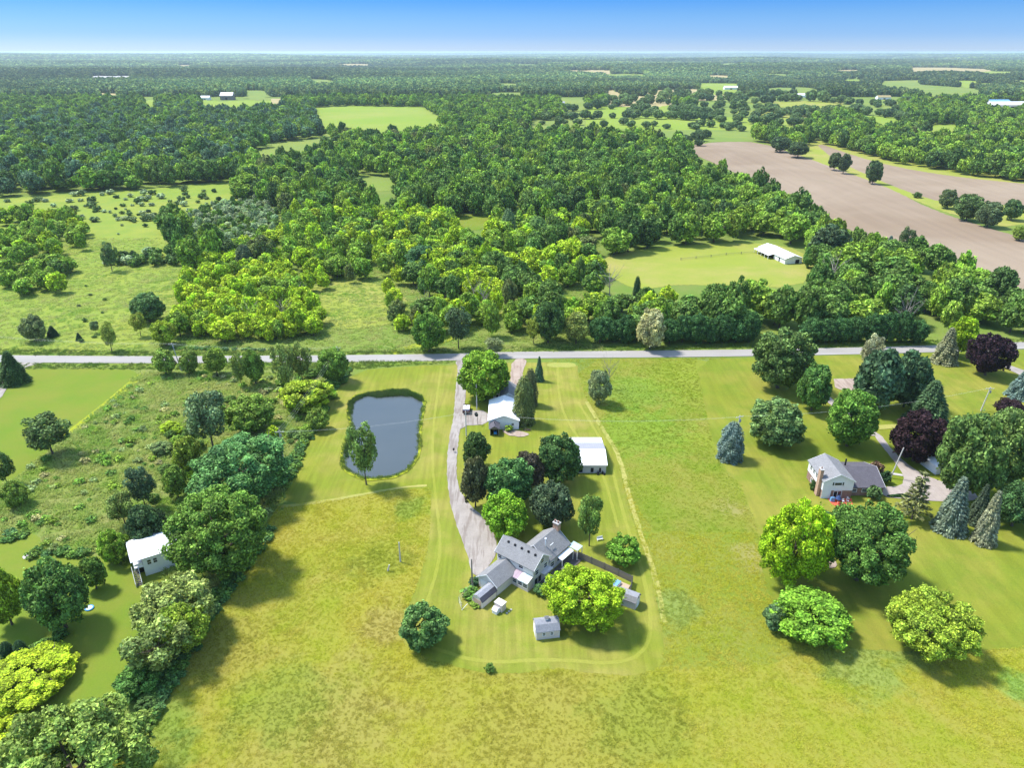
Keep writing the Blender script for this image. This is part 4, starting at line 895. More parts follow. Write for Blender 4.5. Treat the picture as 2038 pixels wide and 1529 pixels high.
dots(75, [(10, 400), (150, 388), (300, 378), (400, 372), (420, 395), (330, 440), (200, 445), (160, 440), (20, 440)], (1.3, 3.6), (.9, 1.5), [SV, (.10, .14, .06), DG, (.085, .13, .05)], 'low rounded grey-green shrub dotted over the upper wild meadow', 'shrubs of the wild meadow', seed=3)
dots(24, [(200, 395), (470, 370), (470, 430), (340, 450), (230, 470)], (.9, 2.4), (.9, 1.6), [SV, DG, XG], 'small shrub scattered in the right part of the wild meadow', 'shrubs right in the wild meadow', seed=5)
dots(24, [(200, 520), (360, 500), (380, 515), (370, 530), (210, 532)], (1.8, 3.6), (1.3, 2.0), [DG, MG, SV], 'dark shrub in the dense row crossing the wild meadow', 'dark shrub row in the wild meadow', seed=6, sp=3.4)
dots(12, [(10, 560), (300, 540), (330, 690), (20, 695)], (.6, 1.3), (1.0, 1.6), [DG, (.09, .12, .05)], 'tiny weed clump in the lower wild meadow', 'weed clumps of the lower wild meadow', seed=8)
dots(22, [(1050, 244), (1500, 252), (1490, 262), (1060, 248)], (5, 8.5), (1.1, 1.7), [(.07, .115, .042), (.09, .135, .05)], 'dark single tree in the hedgerow across the far green fields', 'hedgerow trees in the far fields', 'W', 9, 14, 'hedgerow_tree', 'tree')
dots(80, [(1180, 205), (1560, 216), (1700, 222), (1640, 250), (1500, 240), (1250, 236)], (6, 10), (1.1, 1.6), [(.07, .115, .042), (.09, .135, .05)], 'scattered tree among the far pale green fields', 'scattered trees of the far fields', 'W', 10, 20, 'field_tree', 'tree')
dots(30, [(1700, 205), (1960, 215), (2030, 250), (1800, 245)], (7, 10), (1.1, 1.6), [(.07, .11, .045), (.06, .10, .042)], 'tree between the far fields at the right', 'trees between the far right fields', 'W', 12, 18, 'field_tree', 'tree')
def line_trees(pts, n, rr, tint, label, group, seed):
    rg = random.Random(seed); P = [G(*p) for p in pts]
    for i in range(n):
        t = (i+.5)/n*(len(P)-1); k = min(int(t), len(P)-2); f = t-k; x = P[k][0]+(P[k+1][0]-P[k][0])*f+rg.uniform(-9, 9); y = P[k][1]+(P[k+1][1]-P[k][1])*f+rg.uniform(-12, 12); r = rg.uniform(*rr)
        z = float(far_h(np.array(x), np.array(y))); place_tree('W', x, y, r, r*rg.uniform(.6, .85), .08, rg.choice(tint), '%s tree %s, %s' % ('small' if r < rr[0]+2 else 'large', label, 'left stretch' if i < n/3 else 'right stretch' if i > n*.66 else 'middle stretch'), 'tree', group, 'hedgerow_tree', z=z-.3)
FT = [(.075, .12, .042), (.06, .10, .042), (.10, .15, .05)]
line_trees([(1050, 240), (1165, 236), (1300, 236), (1400, 240), (1500, 246), (1570, 250)], 30, (6, 11), FT, 'of the hedge between the far green fields', 'far field hedge', 41)
line_trees([(1110, 226), (1210, 212), (1310, 206), (1420, 216), (1530, 222)], 26, (7, 12), FT, 'of the second far hedge', 'second far hedge', 42)
line_trees([(1560, 234), (1620, 228), (1690, 226), (1760, 232), (1830, 246)], 22, (7, 12), FT, 'of the belt above the ploughed field', 'tree belt above the ploughed field', 43)
line_trees([(1200, 202), (1300, 200), (1400, 200), (1500, 206), (1600, 200), (1700, 208), (1800, 212)], 40, (8, 14), FT, 'of the long far belt', 'long far tree belt', 44)
line_trees([(1270, 190), (1380, 190), (1500, 194), (1560, 192)], 18, (9, 15), FT, 'of the belt by the tan field', 'tree belt by the tan field', 45)
dots(9, [(1415, 265), (1400, 290), (1370, 292), (1345, 270)], (5, 8), (1.2, 1.7), [(.05, .085, .034)], 'tree at the end of the wood touching the ploughed field', 'trees at the top of the ploughed field', 'W', 14, 9, 'field_tree', 'tree')
dots(16, [(1580, 262), (1700, 262), (1870, 285), (2038, 300), (2038, 352), (1880, 345), (1860, 305), (1760, 300), (1700, 290), (1600, 280)], (6, 9), (1.3, 1.8), [(.065, .105, .03), (.05, .09, .034), (.09, .13, .035)], 'tree in the hedge wood above the right ploughed field', 'trees above the right ploughed field', 'W', 15, 12, 'field_tree', 'tree')

dots(24, [(702, 742), (655, 806), (602, 905), (566, 905), (596, 820), (648, 775)], (.9, 2.1), (.9, 1.4), [LG, MG, (.12, .18, .05)], 'leafy bush in the hedge left of the pond lawn', 'bushes of the pond hedge', 'B', 31, 1.6, 'bush', 'bush')
dots(18, [(330, 860), (450, 790), (540, 860), (420, 905), (345, 1000), (300, 1010)], (1.4, 3.0), (.9, 1.5), [LG, MG, YG, (.12, .17, .06)], 'bush among the trees of the scrub row', 'bushes of the scrub row', 'B', 32, 2.6, 'bush', 'bush')
dots(14, [(560, 1000), (420, 1230), (300, 1440), (275, 1400), (380, 1210), (470, 1080)], (1.0, 2.2), (.8, 1.3), [LG, MG, DG], 'bush in the hedge between cottage and meadow', 'bushes of the cottage hedge', 'B', 33, 2.0, 'bush', 'bush')
dots(12, [(520, 740), (690, 730), (650, 790), (540, 800)], (1.2, 2.6), (.9, 1.4), [LG, MG, (.13, .18, .06)], 'bush under the roadside trees by the pond corner', 'bushes at the pond corner', 'B', 34, 2.4, 'bush', 'bush')
# ------------------------------------------------------------------ grass and weeds as real tufts
def tuft_mesh(name, mat, seed, nb=16, h=(.35, .7), spread=.45, w=.10):
    h = (h[0]*.6, h[1]*.62)
    rg = np.random.default_rng(seed); V = []
    for i in range(nb):
        a = rg.uniform(0, 6.28); r = spread*math.sqrt(rg.random()); x, y = r*math.cos(a), r*math.sin(a); hh = rg.uniform(*h); la = rg.uniform(0, 6.28); ln = rg.uniform(.15, .55)
        wa = rg.uniform(0, 6.28); dx, dy = math.cos(wa)*w*.5, math.sin(wa)*w*.5
        V += [(x-dx, y-dy, 0), (x+dx, y+dy, 0), (x+math.cos(la)*ln, y+math.sin(la)*ln, hh)]
    return mesh_np(name, V, np.arange(nb*3), [3]*nb, [mat])
def tuft_field(name, mat, polys, excl, dens, label, size=(.7, 1.5), seed=1, w=.13, h=(.3, .65), cat='grass', patch=-9):
    rg = np.random.default_rng(seed); W = []
    for p in polys: W += [G(*q) for q in p if q[1] > 300]
    a = np.array(W); x0, y0 = a.min(0); x1, y1 = a.max(0); x0, x1, y0, y1 = max(x0, -280), min(x1, 330), max(y0, 62), min(y1, 420)
    n = int((x1-x0)*(y1-y0)*dens); X = rg.uniform(x0, x1, n); Y = rg.uniform(y0, y1, n); px_, py_ = to_px(X, Y)
    ok = np.zeros(n, bool)
    for p in polys: ok |= inpoly(px_, py_, p)
    for p in excl: ok &= ~inpoly(px_, py_, p)
    ok &= (np.abs(px_-CX) < 1180) & (py_ < 1620); ok &= vnoise(X, Y, .12, seed) > patch
    X, Y = X[ok], Y[ok]; n = len(X); s = rg.uniform(*size, n)*(1+.25*np.clip(vnoise(X, Y, .25, seed+1), -1, 1))
    pr = [tuft_mesh(name, mat, seed*10+k, 18, h, .5, w) for k in range(4)]
    o = scatter(name, pr, X, Y, np.full(n, .02), np.stack([s, s, s], -1), rg.uniform(0, 6.28, n), np.ones((n, 3)), rg.integers(0, 4, n))
    tag(o, label, cat, kind='stuff'); print(name, n)
RL = [(1385, 716), (1500, 712), (1620, 709), (1860, 703), (1940, 700), (2300, 690), (2700, 1290), (2038, 1288), (1900, 1302), (1760, 1296), (1680, 1290), (1600, 1262), (1545, 1220), (1520, 1150), (1508, 1050), (1475, 965), (1440, 930), (1420, 890), (1400, 800)]
LL1 = [(-400, 736), (60, 738), (95, 729), (180, 733), (285, 737), (250, 772), (140, 862), (60, 930), (-20, 985), (-400, 1050)]
LL2 = [(-400, 1140), (-100, 1100), (0, 1082), (30, 1064), (75, 1062), (95, 1098), (180, 1103), (245, 1125), (265, 1095), (330, 1090), (330, 1170), (300, 1230), (285, 1290), (235, 1385), (150, 1500), (-400, 1700)]
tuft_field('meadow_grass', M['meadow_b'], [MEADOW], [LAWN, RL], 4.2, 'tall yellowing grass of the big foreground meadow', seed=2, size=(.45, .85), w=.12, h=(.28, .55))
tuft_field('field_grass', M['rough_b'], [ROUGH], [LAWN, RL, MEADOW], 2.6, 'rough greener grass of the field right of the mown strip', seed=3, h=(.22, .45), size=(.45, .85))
WEED = [(-300, 738), (285, 742), (540, 742), (690, 738), (650, 800), (600, 900), (560, 1000), (440, 1150), (330, 1330), (240, 1400), (-400, 1600)]
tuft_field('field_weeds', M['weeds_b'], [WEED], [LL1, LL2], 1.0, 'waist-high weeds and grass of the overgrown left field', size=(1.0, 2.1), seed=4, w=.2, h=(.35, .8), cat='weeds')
VG = [(-300, 722), (60, 724), (300, 724), (520, 722), (694, 720.5), (905, 718), (905, 724), (830, 727), (694, 736), (300, 736), (100, 734), (-300, 740)]
VG2 = [(-300, 690), (300, 700), (694, 700), (920, 694), (1000, 690), (1340, 688), (1620, 683), (1862, 677), (2300, 670), (2300, 677), (1862, 686), (1620, 693), (1340, 697), (1000, 700), (920, 703), (694, 706), (300, 709), (-300, 704)]
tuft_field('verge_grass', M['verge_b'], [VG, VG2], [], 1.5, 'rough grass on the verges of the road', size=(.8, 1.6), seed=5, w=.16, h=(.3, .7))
RIM = [(cxp+(x-cxp)*1.03, cyp+(y-cyp)*1.025) for x, y in POND]
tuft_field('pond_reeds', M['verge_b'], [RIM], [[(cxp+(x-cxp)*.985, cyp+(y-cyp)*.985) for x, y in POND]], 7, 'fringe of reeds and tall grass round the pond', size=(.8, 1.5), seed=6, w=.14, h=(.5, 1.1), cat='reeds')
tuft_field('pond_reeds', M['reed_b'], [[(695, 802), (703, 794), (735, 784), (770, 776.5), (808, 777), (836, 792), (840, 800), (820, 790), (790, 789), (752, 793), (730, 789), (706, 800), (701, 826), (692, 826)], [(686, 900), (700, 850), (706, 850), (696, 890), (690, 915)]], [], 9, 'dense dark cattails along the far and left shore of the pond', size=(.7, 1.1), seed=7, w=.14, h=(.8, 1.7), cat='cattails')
WM = [(-300, 402), (150, 386), (300, 376), (455, 362), (480, 390), (478, 432), (340, 450), (350, 500), (372, 560), (350, 640), (318, 700), (-400, 700), (-300, 500)]
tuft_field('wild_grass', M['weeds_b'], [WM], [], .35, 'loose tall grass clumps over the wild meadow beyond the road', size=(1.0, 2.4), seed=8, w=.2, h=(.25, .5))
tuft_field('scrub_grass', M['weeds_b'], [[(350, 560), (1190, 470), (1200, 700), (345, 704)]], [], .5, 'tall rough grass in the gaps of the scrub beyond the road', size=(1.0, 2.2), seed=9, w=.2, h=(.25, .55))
# weedy brush in the overgrown field
rg = np.random.default_rng(5); n = 2000; X = rg.uniform(-170, -30, n); Y = rg.uniform(80, 240, n); a, b = to_px(X, Y)
ok = inpoly(a, b, WEED) & ~inpoly(a, b, LL1) & ~inpoly(a, b, LL2) & (np.abs(a-CX) < 1060) & (vnoise(X, Y, .05, 3)+rg.normal(0, .5, n) > .25)
X, Y = X[ok], Y[ok]; n = len(X); HI = [shift(crown_mesh('weed_clump', LI, s, 10, 260, .28, loose=.3), .7, 'weed_clump') for s in (171, 172, 173)]
cc = np.array([(.105, .19, .03), (.16, .23, .035), (.16, .21, .08), (.08, .15, .03), (.22, .22, .10)])[rg.integers(0, 5, n)]
s = rg.uniform(.5, 1.5, n)
tag(scatter('weed_brush', HI, X, Y, np.zeros(n), np.stack([s, s, s*rg.uniform(.7, 1.3, n)], -1), rg.uniform(0, 6.28, n), cc, rg.integers(0, 3, n)), 'leafy brush and goldenrod clumps in the overgrown left field', 'brush', kind='stuff')
rg = np.random.default_rng(6); bx, by = [], []      # hedge bottom between scrub field and pond lawn and below the cottage
for (x0, y0), (x1, y1), cnt in [((700, 735), (650, 800), 40), ((650, 800), (600, 900), 60), ((600, 900), (572, 965), 40), ((540, 1060), (400, 1260), 60), ((400, 1260), (290, 1440), 90), ((350, 695), (620, 700), 60), ((20, 1345), (120, 1270), 20), ((0, 1085), (60, 1058), 14), ((80, 1102), (175, 1104), 18)]:
    for _ in range(cnt):
        t = rg.random(); x, y = G(x0+(x1-x0)*t-rg.uniform(0, 10), y0+(y1-y0)*t); bx.append(x+rg.normal(0, .6)); by.append(y+rg.normal(0, .5))
n = len(bx); s = rg.uniform(.6, 1.5, n)
tag(scatter('hedge_brush', HI, np.array(bx), np.array(by), np.zeros(n), np.stack([s, s, s], -1), rg.uniform(0, 6.28, n), np.array([(.06, .125, .03), (.085, .15, .03), (.05, .105, .035)])[rg.integers(0, 3, n)], rg.integers(0, 3, n)), 'low leafy brush along the edges of the mown lawns', 'brush', kind='stuff')
#BUILDINGS
# ------------------------------------------------------------------ buildings
def gable(root, x0, x1, y0, y1, eave, ridge, axis, wall, roof, ov=.35, base=0.0, roofname='roof', trim=True, t=.14, gwall=None):
    """walls and a pitched roof; axis = direction of the ridge"""
    m = MB()
    if axis == 'x':
        ym = (y0+y1)/2
        m.poly([(x0,y0,base),(x1,y0,base),(x1,y0,eave),(x0,y0,eave)]); m.poly([(x1,y1,base),(x0,y1,base),(x0,y1,eave),(x1,y1,eave)])
        m.poly([(x1,y0,base),(x1,y1,base),(x1,y1,eave),(x1,ym,ridge),(x1,y0,eave)]); m.poly([(x0,y1,base),(x0,y0,base),(x0,y0,eave),(x0,ym,ridge),(x0,y1,eave)])
    else:
        xm = (x0+x1)/2
        m.poly([(x1,y0,base),(x1,y1,base),(x1,y1,eave),(x1,y0,eave)]); m.poly([(x0,y1,base),(x0,y0,base),(x0,y0,eave),(x0,y1,eave)])
        m.poly([(x0,y0,base),(x1,y0,base),(x1,y0,eave),(xm,y0,ridge),(x0,y0,eave)]); m.poly([(x1,y1,base),(x0,y1,base),(x0,y1,eave),(xm,y1,ridge),(x1,y1,eave)])
    m.build('wall', wall, root)
    r = MB(); f = MB()
    if axis == 'x':
        ym = (y0+y1)/2; k = (ridge-eave)/(ym-y0); e = eave-ov*k+t; rg_ = ridge+t
        for yo, s in ((y0-ov, 1), (y1+ov, -1)):
            c = [(x0-ov, yo, e), (x1+ov, yo, e), (x1+ov, ym, rg_), (x0-ov, ym, rg_)]
            r.slab(c if s > 0 else c[::-1], t)
            for xx in (x0-ov-.03, x1+ov-.01): f.slab([(xx, yo, e+.02), (xx+.05, yo, e+.02), (xx+.05, ym, rg_+.02), (xx, ym, rg_+.02)], .24)
    else:
        xm = (x0+x1)/2; k = (ridge-eave)/(xm-x0); e = eave-ov*k+t; rg_ = ridge+t
        for xo, s in ((x0-ov, 1), (x1+ov, -1)):
            c = [(xo, y0-ov, e), (xm, y0-ov, rg_), (xm, y1+ov, rg_), (xo, y1+ov, e)]
            r.slab(c if s > 0 else c[::-1], t)
            for yy in (y0-ov-.03, y1+ov-.01): f.slab([(xo, yy, e+.02), (xm, yy, rg_+.02), (xm, yy+.05, rg_+.02), (xo, yy+.05, e+.02)], .24)
    ro = r.build(roofname, roof, root)
    if trim: f.build('fascia', M['white'], root)
    return ro
def window(root, x, y, z, w, h, face, frame=None, glass=None, bars=1, name='window'):
    """face: '-y','+y','-x','+x'; x,y,z = centre on the wall"""
    fr = MB(); pn = MB(); d = .06; b = .09
    def B(m, a0, a1, z0, z1, d0, d1):
        if face == '-y': m.box(x+a0, x+a1, y-d1, y-d0, z+z0, z+z1)
        elif face == '+y': m.box(x+a0, x+a1, y+d0, y+d1, z+z0, z+z1)
        elif face == '-x': m.box(x-d1, x-d0, y+a0, y+a1, z+z0, z+z1)
        else: m.box(x+d0, x+d1, y+a0, y+a1, z+z0, z+z1)
    B(fr, -w/2-b, w/2+b, h/2, h/2+b, .003, d); B(fr, -w/2-b, w/2+b, -h/2-b, -h/2, .003, d+.02); B(fr, -w/2-b, -w/2, -h/2, h/2, .003, d); B(fr, w/2, w/2+b, -h/2, h/2, .003, d)
    if bars: B(fr, -w/2, w/2, -.03, .03, .022, d-.01)
    B(pn, -w/2, w/2, -h/2, h/2, .004, .02)
    f = fr.build(name, frame or M['white'], root); pn.build('pane', glass or M['glass'], f); return f
def boxpart(root, name, mat, *b):
    return MB().box(*b).build(name, mat, root)

# --- farmhouse: u along the main ridge, v up the slope of the picture
HO = thing('farmhouse', (4.5, 116.5, 0), rad(-38.5), 'rambling farmhouse with grey shingle roofs, a two-storey middle, garage wing and rear chimney', 'house')
gable(HO, -9.3, .2, -.5, 4.8, 5.0, 7.1, 'x', M['siding_cream'], M['shingle'], .45)
MB().poly([(.23, -.5, 0), (.23, 4.8, 0), (.23, 4.8, 5.0), (.23, 2.15, 7.08), (.23, -.5, 5.0)]).build('gable_wall', M['siding_lilac'], HO)
gable(HO, -9.0, -4.1, -6.9, -.55, 2.6, 4.3, 'y', M['siding_cream'], M['shingle'], .4)
gable(HO, -7.0, -.1, 4.85, 12.6, 3.3, 5.9, 'y', M['siding_lilac'], M['shingle'], .35)
for i in range(5): boxpart(HO, 'roof_vent', M['dark'], -8.0+i*1.75, -7.62+i*1.75, 1.25, 1.6, 6.60, 6.98)
boxpart(HO, 'roof_vent', M['white'], -1.5, -1.4, 7.5, 8.7, 5.0, 5.2)
m = MB(); m.tube((-2.2, 6.9, 5.3), (-2.2, 6.9, 6.9), .13, .13, 8); m.tube((-2.2, 6.9, 6.9), (-2.2, 6.9, 7.1), .24, .2, 8); m.build('flue_pipe', M['metal_white'], HO)
ch = MB().box(-4.1, -2.7, 12.2, 13.1, 0, 7.2).build('chimney', M['brick_t'], HO)
MB().box(-4.2, -2.6, 12.1, 13.2, 7.2, 7.4).build('chimney_cap', M['stone'], ch); MB().tube((-3.8, 12.6, 7.4), (-3.8, 12.6, 7.9), .22, .2, 8).tube((-3.0, 12.6, 7.4), (-3.0, 12.6, 7.9), .22, .2, 8).build('chimney_pot', M['brick'], ch)
# glazed sunroom between garage and house
MB().box(-4.05, .1, -2.2, -.55, 0, 2.2).build('sunroom_wall', M['siding_tan'], HO)
pc = [M['plum'], M['plum'], M['white'], M['teal'], M['polyc']]
for i, mm in enumerate(pc):
    x0 = -4.05+i*.85; MB().slab([(x0, -2.5, 2.32), (x0+.82, -2.5, 2.32), (x0+.82, -.56, 2.95), (x0, -.56, 2.95)], .08).build('roof_panel', mm, HO)
for xx in (-3.3, -1.9, -.6): window(HO, xx, -2.2, 1.3, 1.0, .9, '-y')
for yy, zz, ww in ((.6, 3.4, 1.1), (2.4, 5.3, 1.0), (3.6, 3.4, 1.0)): window(HO, .24, yy, zz, ww, 1.1, '+x', M['white'])
for yy in (.4, 1.6): window(HO, .24, yy, 1.2, .7, 1.3, '+x', M['shutter'])
MB().box(.25, 1.3, 2.0, 4.9, 2.3, 2.42).build('porch_roof', M['siding_lilac'], HO)
MB().box(-8.4, -6.8, -6.96, -6.905, 0, 2.1).build('garage_door', M['white'], HO); MB().box(-5.9, -5.1, -6.96, -6.905, 0, 2.0).build('door', M['shutter'], HO)
window(HO, -8.6, -.5, 3.9, .9, 1.0, '-y'); window(HO, -3.0, -.5, 4.0, 1.1, .9, '-y')
window(HO, -.1, 6.6, 1.6, 1.1, 1.1, '+x'); window(HO, -.1, 9.0, 1.6, 1.3, 1.1, '+x')
# rear porch roofs
MB().slab([(.26, 7.9, 2.75), (1.5, 7.9, 2.45), (1.5, 12.2, 2.45), (.26, 12.2, 2.75)], .1).build('porch_roof', M['metal_white_y'], HO)
MB().slab([(.0, 12.3, 2.95), (2.4, 12.3, 2.75), (2.4, 14.4, 2.75), (.0, 14.4, 2.95)], .08).build('porch_roof', M['teal'], HO)
for a, b in ((1.45, 8.0), (1.45, 12.1), (2.3, 12.4), (2.3, 14.3)): MB().box(a-.06, a+.06, b-.06, b+.06, 0, 2.4).build('porch_post', M['white'], HO)

AN = rad(-38.5); cu, su = math.cos(AN), math.sin(AN)
def HW(u, v): return (4.5+u*cu-v*su, 116.5+u*su+v*cu)
# long shed in front of the garage (gambrel, open grey strip)
def gambrel(root, L_, W_, wallh, mat_w, mat_r, kn=.55, h1=1.0, h2=1.55, cut=None, lowmat=None):
    w = W_/2; pr = [(-w-.18, wallh-.12), (-w*kn-.1, wallh+h1), (0, wallh+h2), (w*kn+.1, wallh+h1), (w+.18, wallh-.12)]
    m = MB()
    for yy, s in ((-w, 1), (w, -1)):
        p = [(-L_/2, yy, 0), (L_/2, yy, 0), (L_/2, yy, wallh), (-L_/2, yy, wallh)]; m.poly(p if s > 0 else p[::-1])
    e = [(-w, 0), (w, 0), (w, wallh), (w*kn, wallh+h1-.04), (0, wallh+h2-.05), (-w*kn, wallh+h1-.04), (-w, wallh)]
    m.poly([(L_/2, a, b) for a, b in e]); m.poly([(-L_/2, a, b) for a, b in e[::-1]])
    m.build('wall', mat_w, root)
    for i in range(4):
        a, b = pr[i], pr[i+1]
        MB().slab([(-L_/2-.15, a[0], a[1]+.08), (L_/2+.15, a[0], a[1]+.08), (L_/2+.15, b[0], b[1]+.08), (-L_/2-.15, b[0], b[1]+.08)], .09).build('roof_slope', (lowmat if lowmat and i in (0, 3) else mat_r), root)
c = HW(-5.35, -9.4)
S1 = thing('garden_shed', (c[0], c[1], 0), rad(51.5), 'long narrow shed with a two-tone grey roof against the garage front', 'shed')
gambrel(S1, 4.4, 2.6, 1.7, M['siding_cream'], M['shingle_l'], .55, .75, 1.1, lowmat=M['shingle_d'])
MB().box(-2.26, -2.205, -1.0, 1.0, 0, 1.75).build('door', M['brick_t'], S1)
c = G(1000, 1218)
S2 = thing('playhouse', (-2.3, 109.9, 0), rad(-38), 'small cream box shed with a flat roof standing alone on the lawn', 'shed')
MB().box(-.9, .9, -.7, .7, 0, 1.75).build('wall', M['siding_tan'], S2); MB().box(-1.0, 1.0, -.8, .8, 1.75, 1.85).build('roof', paint('cream_sheet', (.66, .60, .54)), S2)
S3 = thing('dog_house', (-3.1, 109.0, 0), rad(-38), 'little white peaked hutch leaning on the cream box shed', 'hutch')
gable(S3, -.55, .55, -.6, .6, .75, 1.25, 'x', M['white'], paint('pale_grey_felt', (.6, .6, .64)), .08, trim=False)
for a, b in ((-1.0, 108.7), (-.6, 109.2), (-.2, 109.7)): MB().box(a-.2, a+.2, b-.15, b+.15, 0, .12).build('paving_stone', M['stone']); 
for o in [x for x in COL.objects if x.name.startswith('paving_stone')]: tag(o, 'flat pale stone lying in the grass beside the cream box shed', 'stone', 'stones by the cream shed')
# gambrel shed with cupola
S4 = thing('gambrel_shed', (6.45, 103.6, 0), rad(9), 'pinkish shed with a grey barn-shaped roof and small cupola on the lower lawn', 'shed')
gambrel(S4, 4.35, 3.3, 2.0, M['siding_tan'], M['shingle_l'], .5, .95, 1.35)
for xx in (-.75, .75):
    window(S4, xx, -1.65, 1.25, .5, .62, '-y')
cu_ = MB().box(-.3, .3, -.3, .3, 3.2, 3.75).build('cupola', M['white'], S4); MB().slab([(-.42, -.42, 3.75), (.42, -.42, 3.75), (.42, 0, 4.1), (-.42, 0, 4.1)], .05).slab([(-.42, 0, 4.1), (.42, 0, 4.1), (.42, .42, 3.75), (-.42, .42, 3.75)], .05).build('cupola_roof', M['shingle'], cu_)
MB().box(-2.25, -2.19, -.9, .9, 0, 1.9).build('door', M['white'], S4)
for sx_ in (-1, 1): MB().box(sx_*2.175-.05, sx_*2.175+.05, -1.70, -1.655, 0, 2.0).build('corner_board', M['white'], S4)
S5 = thing('gambrel_shed', (23.2, 111.7, 0), rad(-30), 'pale shed with a blue-grey barn-shaped roof at the fence corner', 'shed')
gambrel(S5, 3.9, 2.6, 1.8, M['siding_tan'], M['shingle_l'], .5, .85, 1.2, lowmat=M['shingle'])
MB().box(1.955, 2.01, -.6, .6, 0, 1.7).build('door', M['white'], S5); MB().box(1.955, 2.03, -.15, .15, 2.2, 2.6).build('gable_vent', M['shutter'], S5)
# yard inside the fence
sheet('patio', [HW(.3, -.4), HW(2.6, -.4), HW(3.0, 6), HW(3.2, 14.6), HW(.1, 14.6), HW(.3, 5)], paint('dark_patio', (.10, .085, .085), .9, .4, 1.2), 0, .05, world_pts=True)
sheet('deck', [(19.4, 117.2), (23.0, 113.9), (24.3, 116.6), (18.0, 120.9), (16.2, 120.3)], M['wood_t'], 0, 0, world_pts=True, z=.25)
PL = thing('swim_spa', (20.7, 117.3, 0), rad(-38), 'rectangular blue covered pool tub on the tan deck inside the fence', 'pool')
MB().box(-1.6, 1.6, -1.0, 1.0, 0, .8).build('tub', M['white'], PL); MB().box(-1.55, 1.55, -.95, .95, .8, .88).build('cover', M['blue'], PL)
FN = thing('board_fence', (14.4, 125.6, 0), 0, 'weathered grey board fence running from the porch to the small shed', 'fence')
fp = [(14.4, 125.6), (17.0, 123.7), (19.6, 121.8), (22.2, 119.8), (24.9, 117.6), (24.0, 114.6), (23.6, 113.2)]
for i in range(len(fp)-1):
    a, b = Vector((*fp[i], 0)), Vector((*fp[i+1], 0)); d_ = (b-a).normalized(); n_ = Vector((-d_.y, d_.x, 0)); L_ = (b-a).length; off = Vector((14.4, 125.6, 0))
    k = int(L_/.16)
    for j in range(k):
        p = a+d_*(L_*(j+.5)/k)-off; hh = 1.75+R.uniform(-.05, .05); m = MB(); q = [p-d_*.07-n_*.015, p+d_*.07-n_*.015, p+d_*.07+n_*.015, p-d_*.07+n_*.015]
        m.solid([tuple(v) for v in q]+[(v.x, v.y, hh) for v in q], [(4,5,6,7),(0,1,5,4),(1,2,6,5),(2,3,7,6),(3,0,4,7)]).build('board', M['wood_g'], FN)
    m = MB(); p = a-off
    MB().box(p.x-.07, p.x+.07, p.y-.07, p.y+.07, 0, 1.95).build('post', M['wood_g'], FN)
    for zz in (.4, 1.4): MB().tube(tuple(a-off+n_*.05+Vector((0, 0, zz))), tuple(b-off+n_*.05+Vector((0, 0, zz))), .045, .045, 4).build('rail', M['wood_g'], FN)
# furniture on the porch
def chair(x, y, rz, mat, label, group=None, z=0):
    t = thing('garden_chair', (x, y, z), rz, label, 'chair', group)
    MB().box(-.25, .25, -.25, .25, .40, .45).build('seat', mat, t); MB().box(-.25, .25, .21, .26, .45, .95).build('backrest', mat, t)
    for a in (-.22, .22):
        for b in (-.22, .22): MB().box(a-.025, a+.025, b-.025, b+.025, 0, .40).build('leg', mat, t)
    return t
x, y = HW(1.4, 2.2); chair(x, y, .4, M['white'], 'white chair on the dark patio by the farmhouse gable, lower one', None)
x, y = HW(1.5, 4.0); chair(x, y, 1.9, M['white'], 'white chair on the dark patio by the farmhouse gable, upper one', None)
x, y = HW(2.2, 8.2); t = thing('picnic_table', (x, y, 0), AN, 'dark table under the white lean-to roof behind the farmhouse', 'table')
MB().box(-.5, .5, -1.0, 1.0, .7, .76).build('table_top', M['wood_g'], t)
for a in (-.9, -.75): pass
for s_ in (-1, 1): MB().box(s_*.85-.15, s_*.85+.15, -1, 1, .42, .47).build('bench', M['wood_g'], t); MB().box(-.8, .8, s_*.8-.05, s_*.8+.05, 0, .69).build('leg_frame', M['wood_g'], t)
# wire enclosure
RUN = thing('wire_enclosure', (-9.0, 112.0, 0), 0, 'thin wire mesh enclosure with posts left of the long shed', 'enclosure')
rp_ = [Z_ for Z_ in [(-9.9, 109.8), (-10.6, 111.6), (-9.4, 113.9), (-7.9, 115.8)]]
for i, p in enumerate(rp_):
    MB().box(p[0]+9-.03, p[0]+9+.03, p[1]-112-.03, p[1]-112+.03, 0, 1.6).build('post', M['wood_g'], RUN)
    if i:
        a = rp_[i-1]
        for zz in (.3, .7, 1.1, 1.55): MB().tube((a[0]+9, a[1]-112, zz), (p[0]+9, p[1]-112, zz), .012, .012, 3).build('wire', M['wire'], RUN)
MB().tube((-.9, -2.4, .05), (.2, -1.6, .9), .05, .05, 5).build('leaning_pipe', M['white'], RUN)

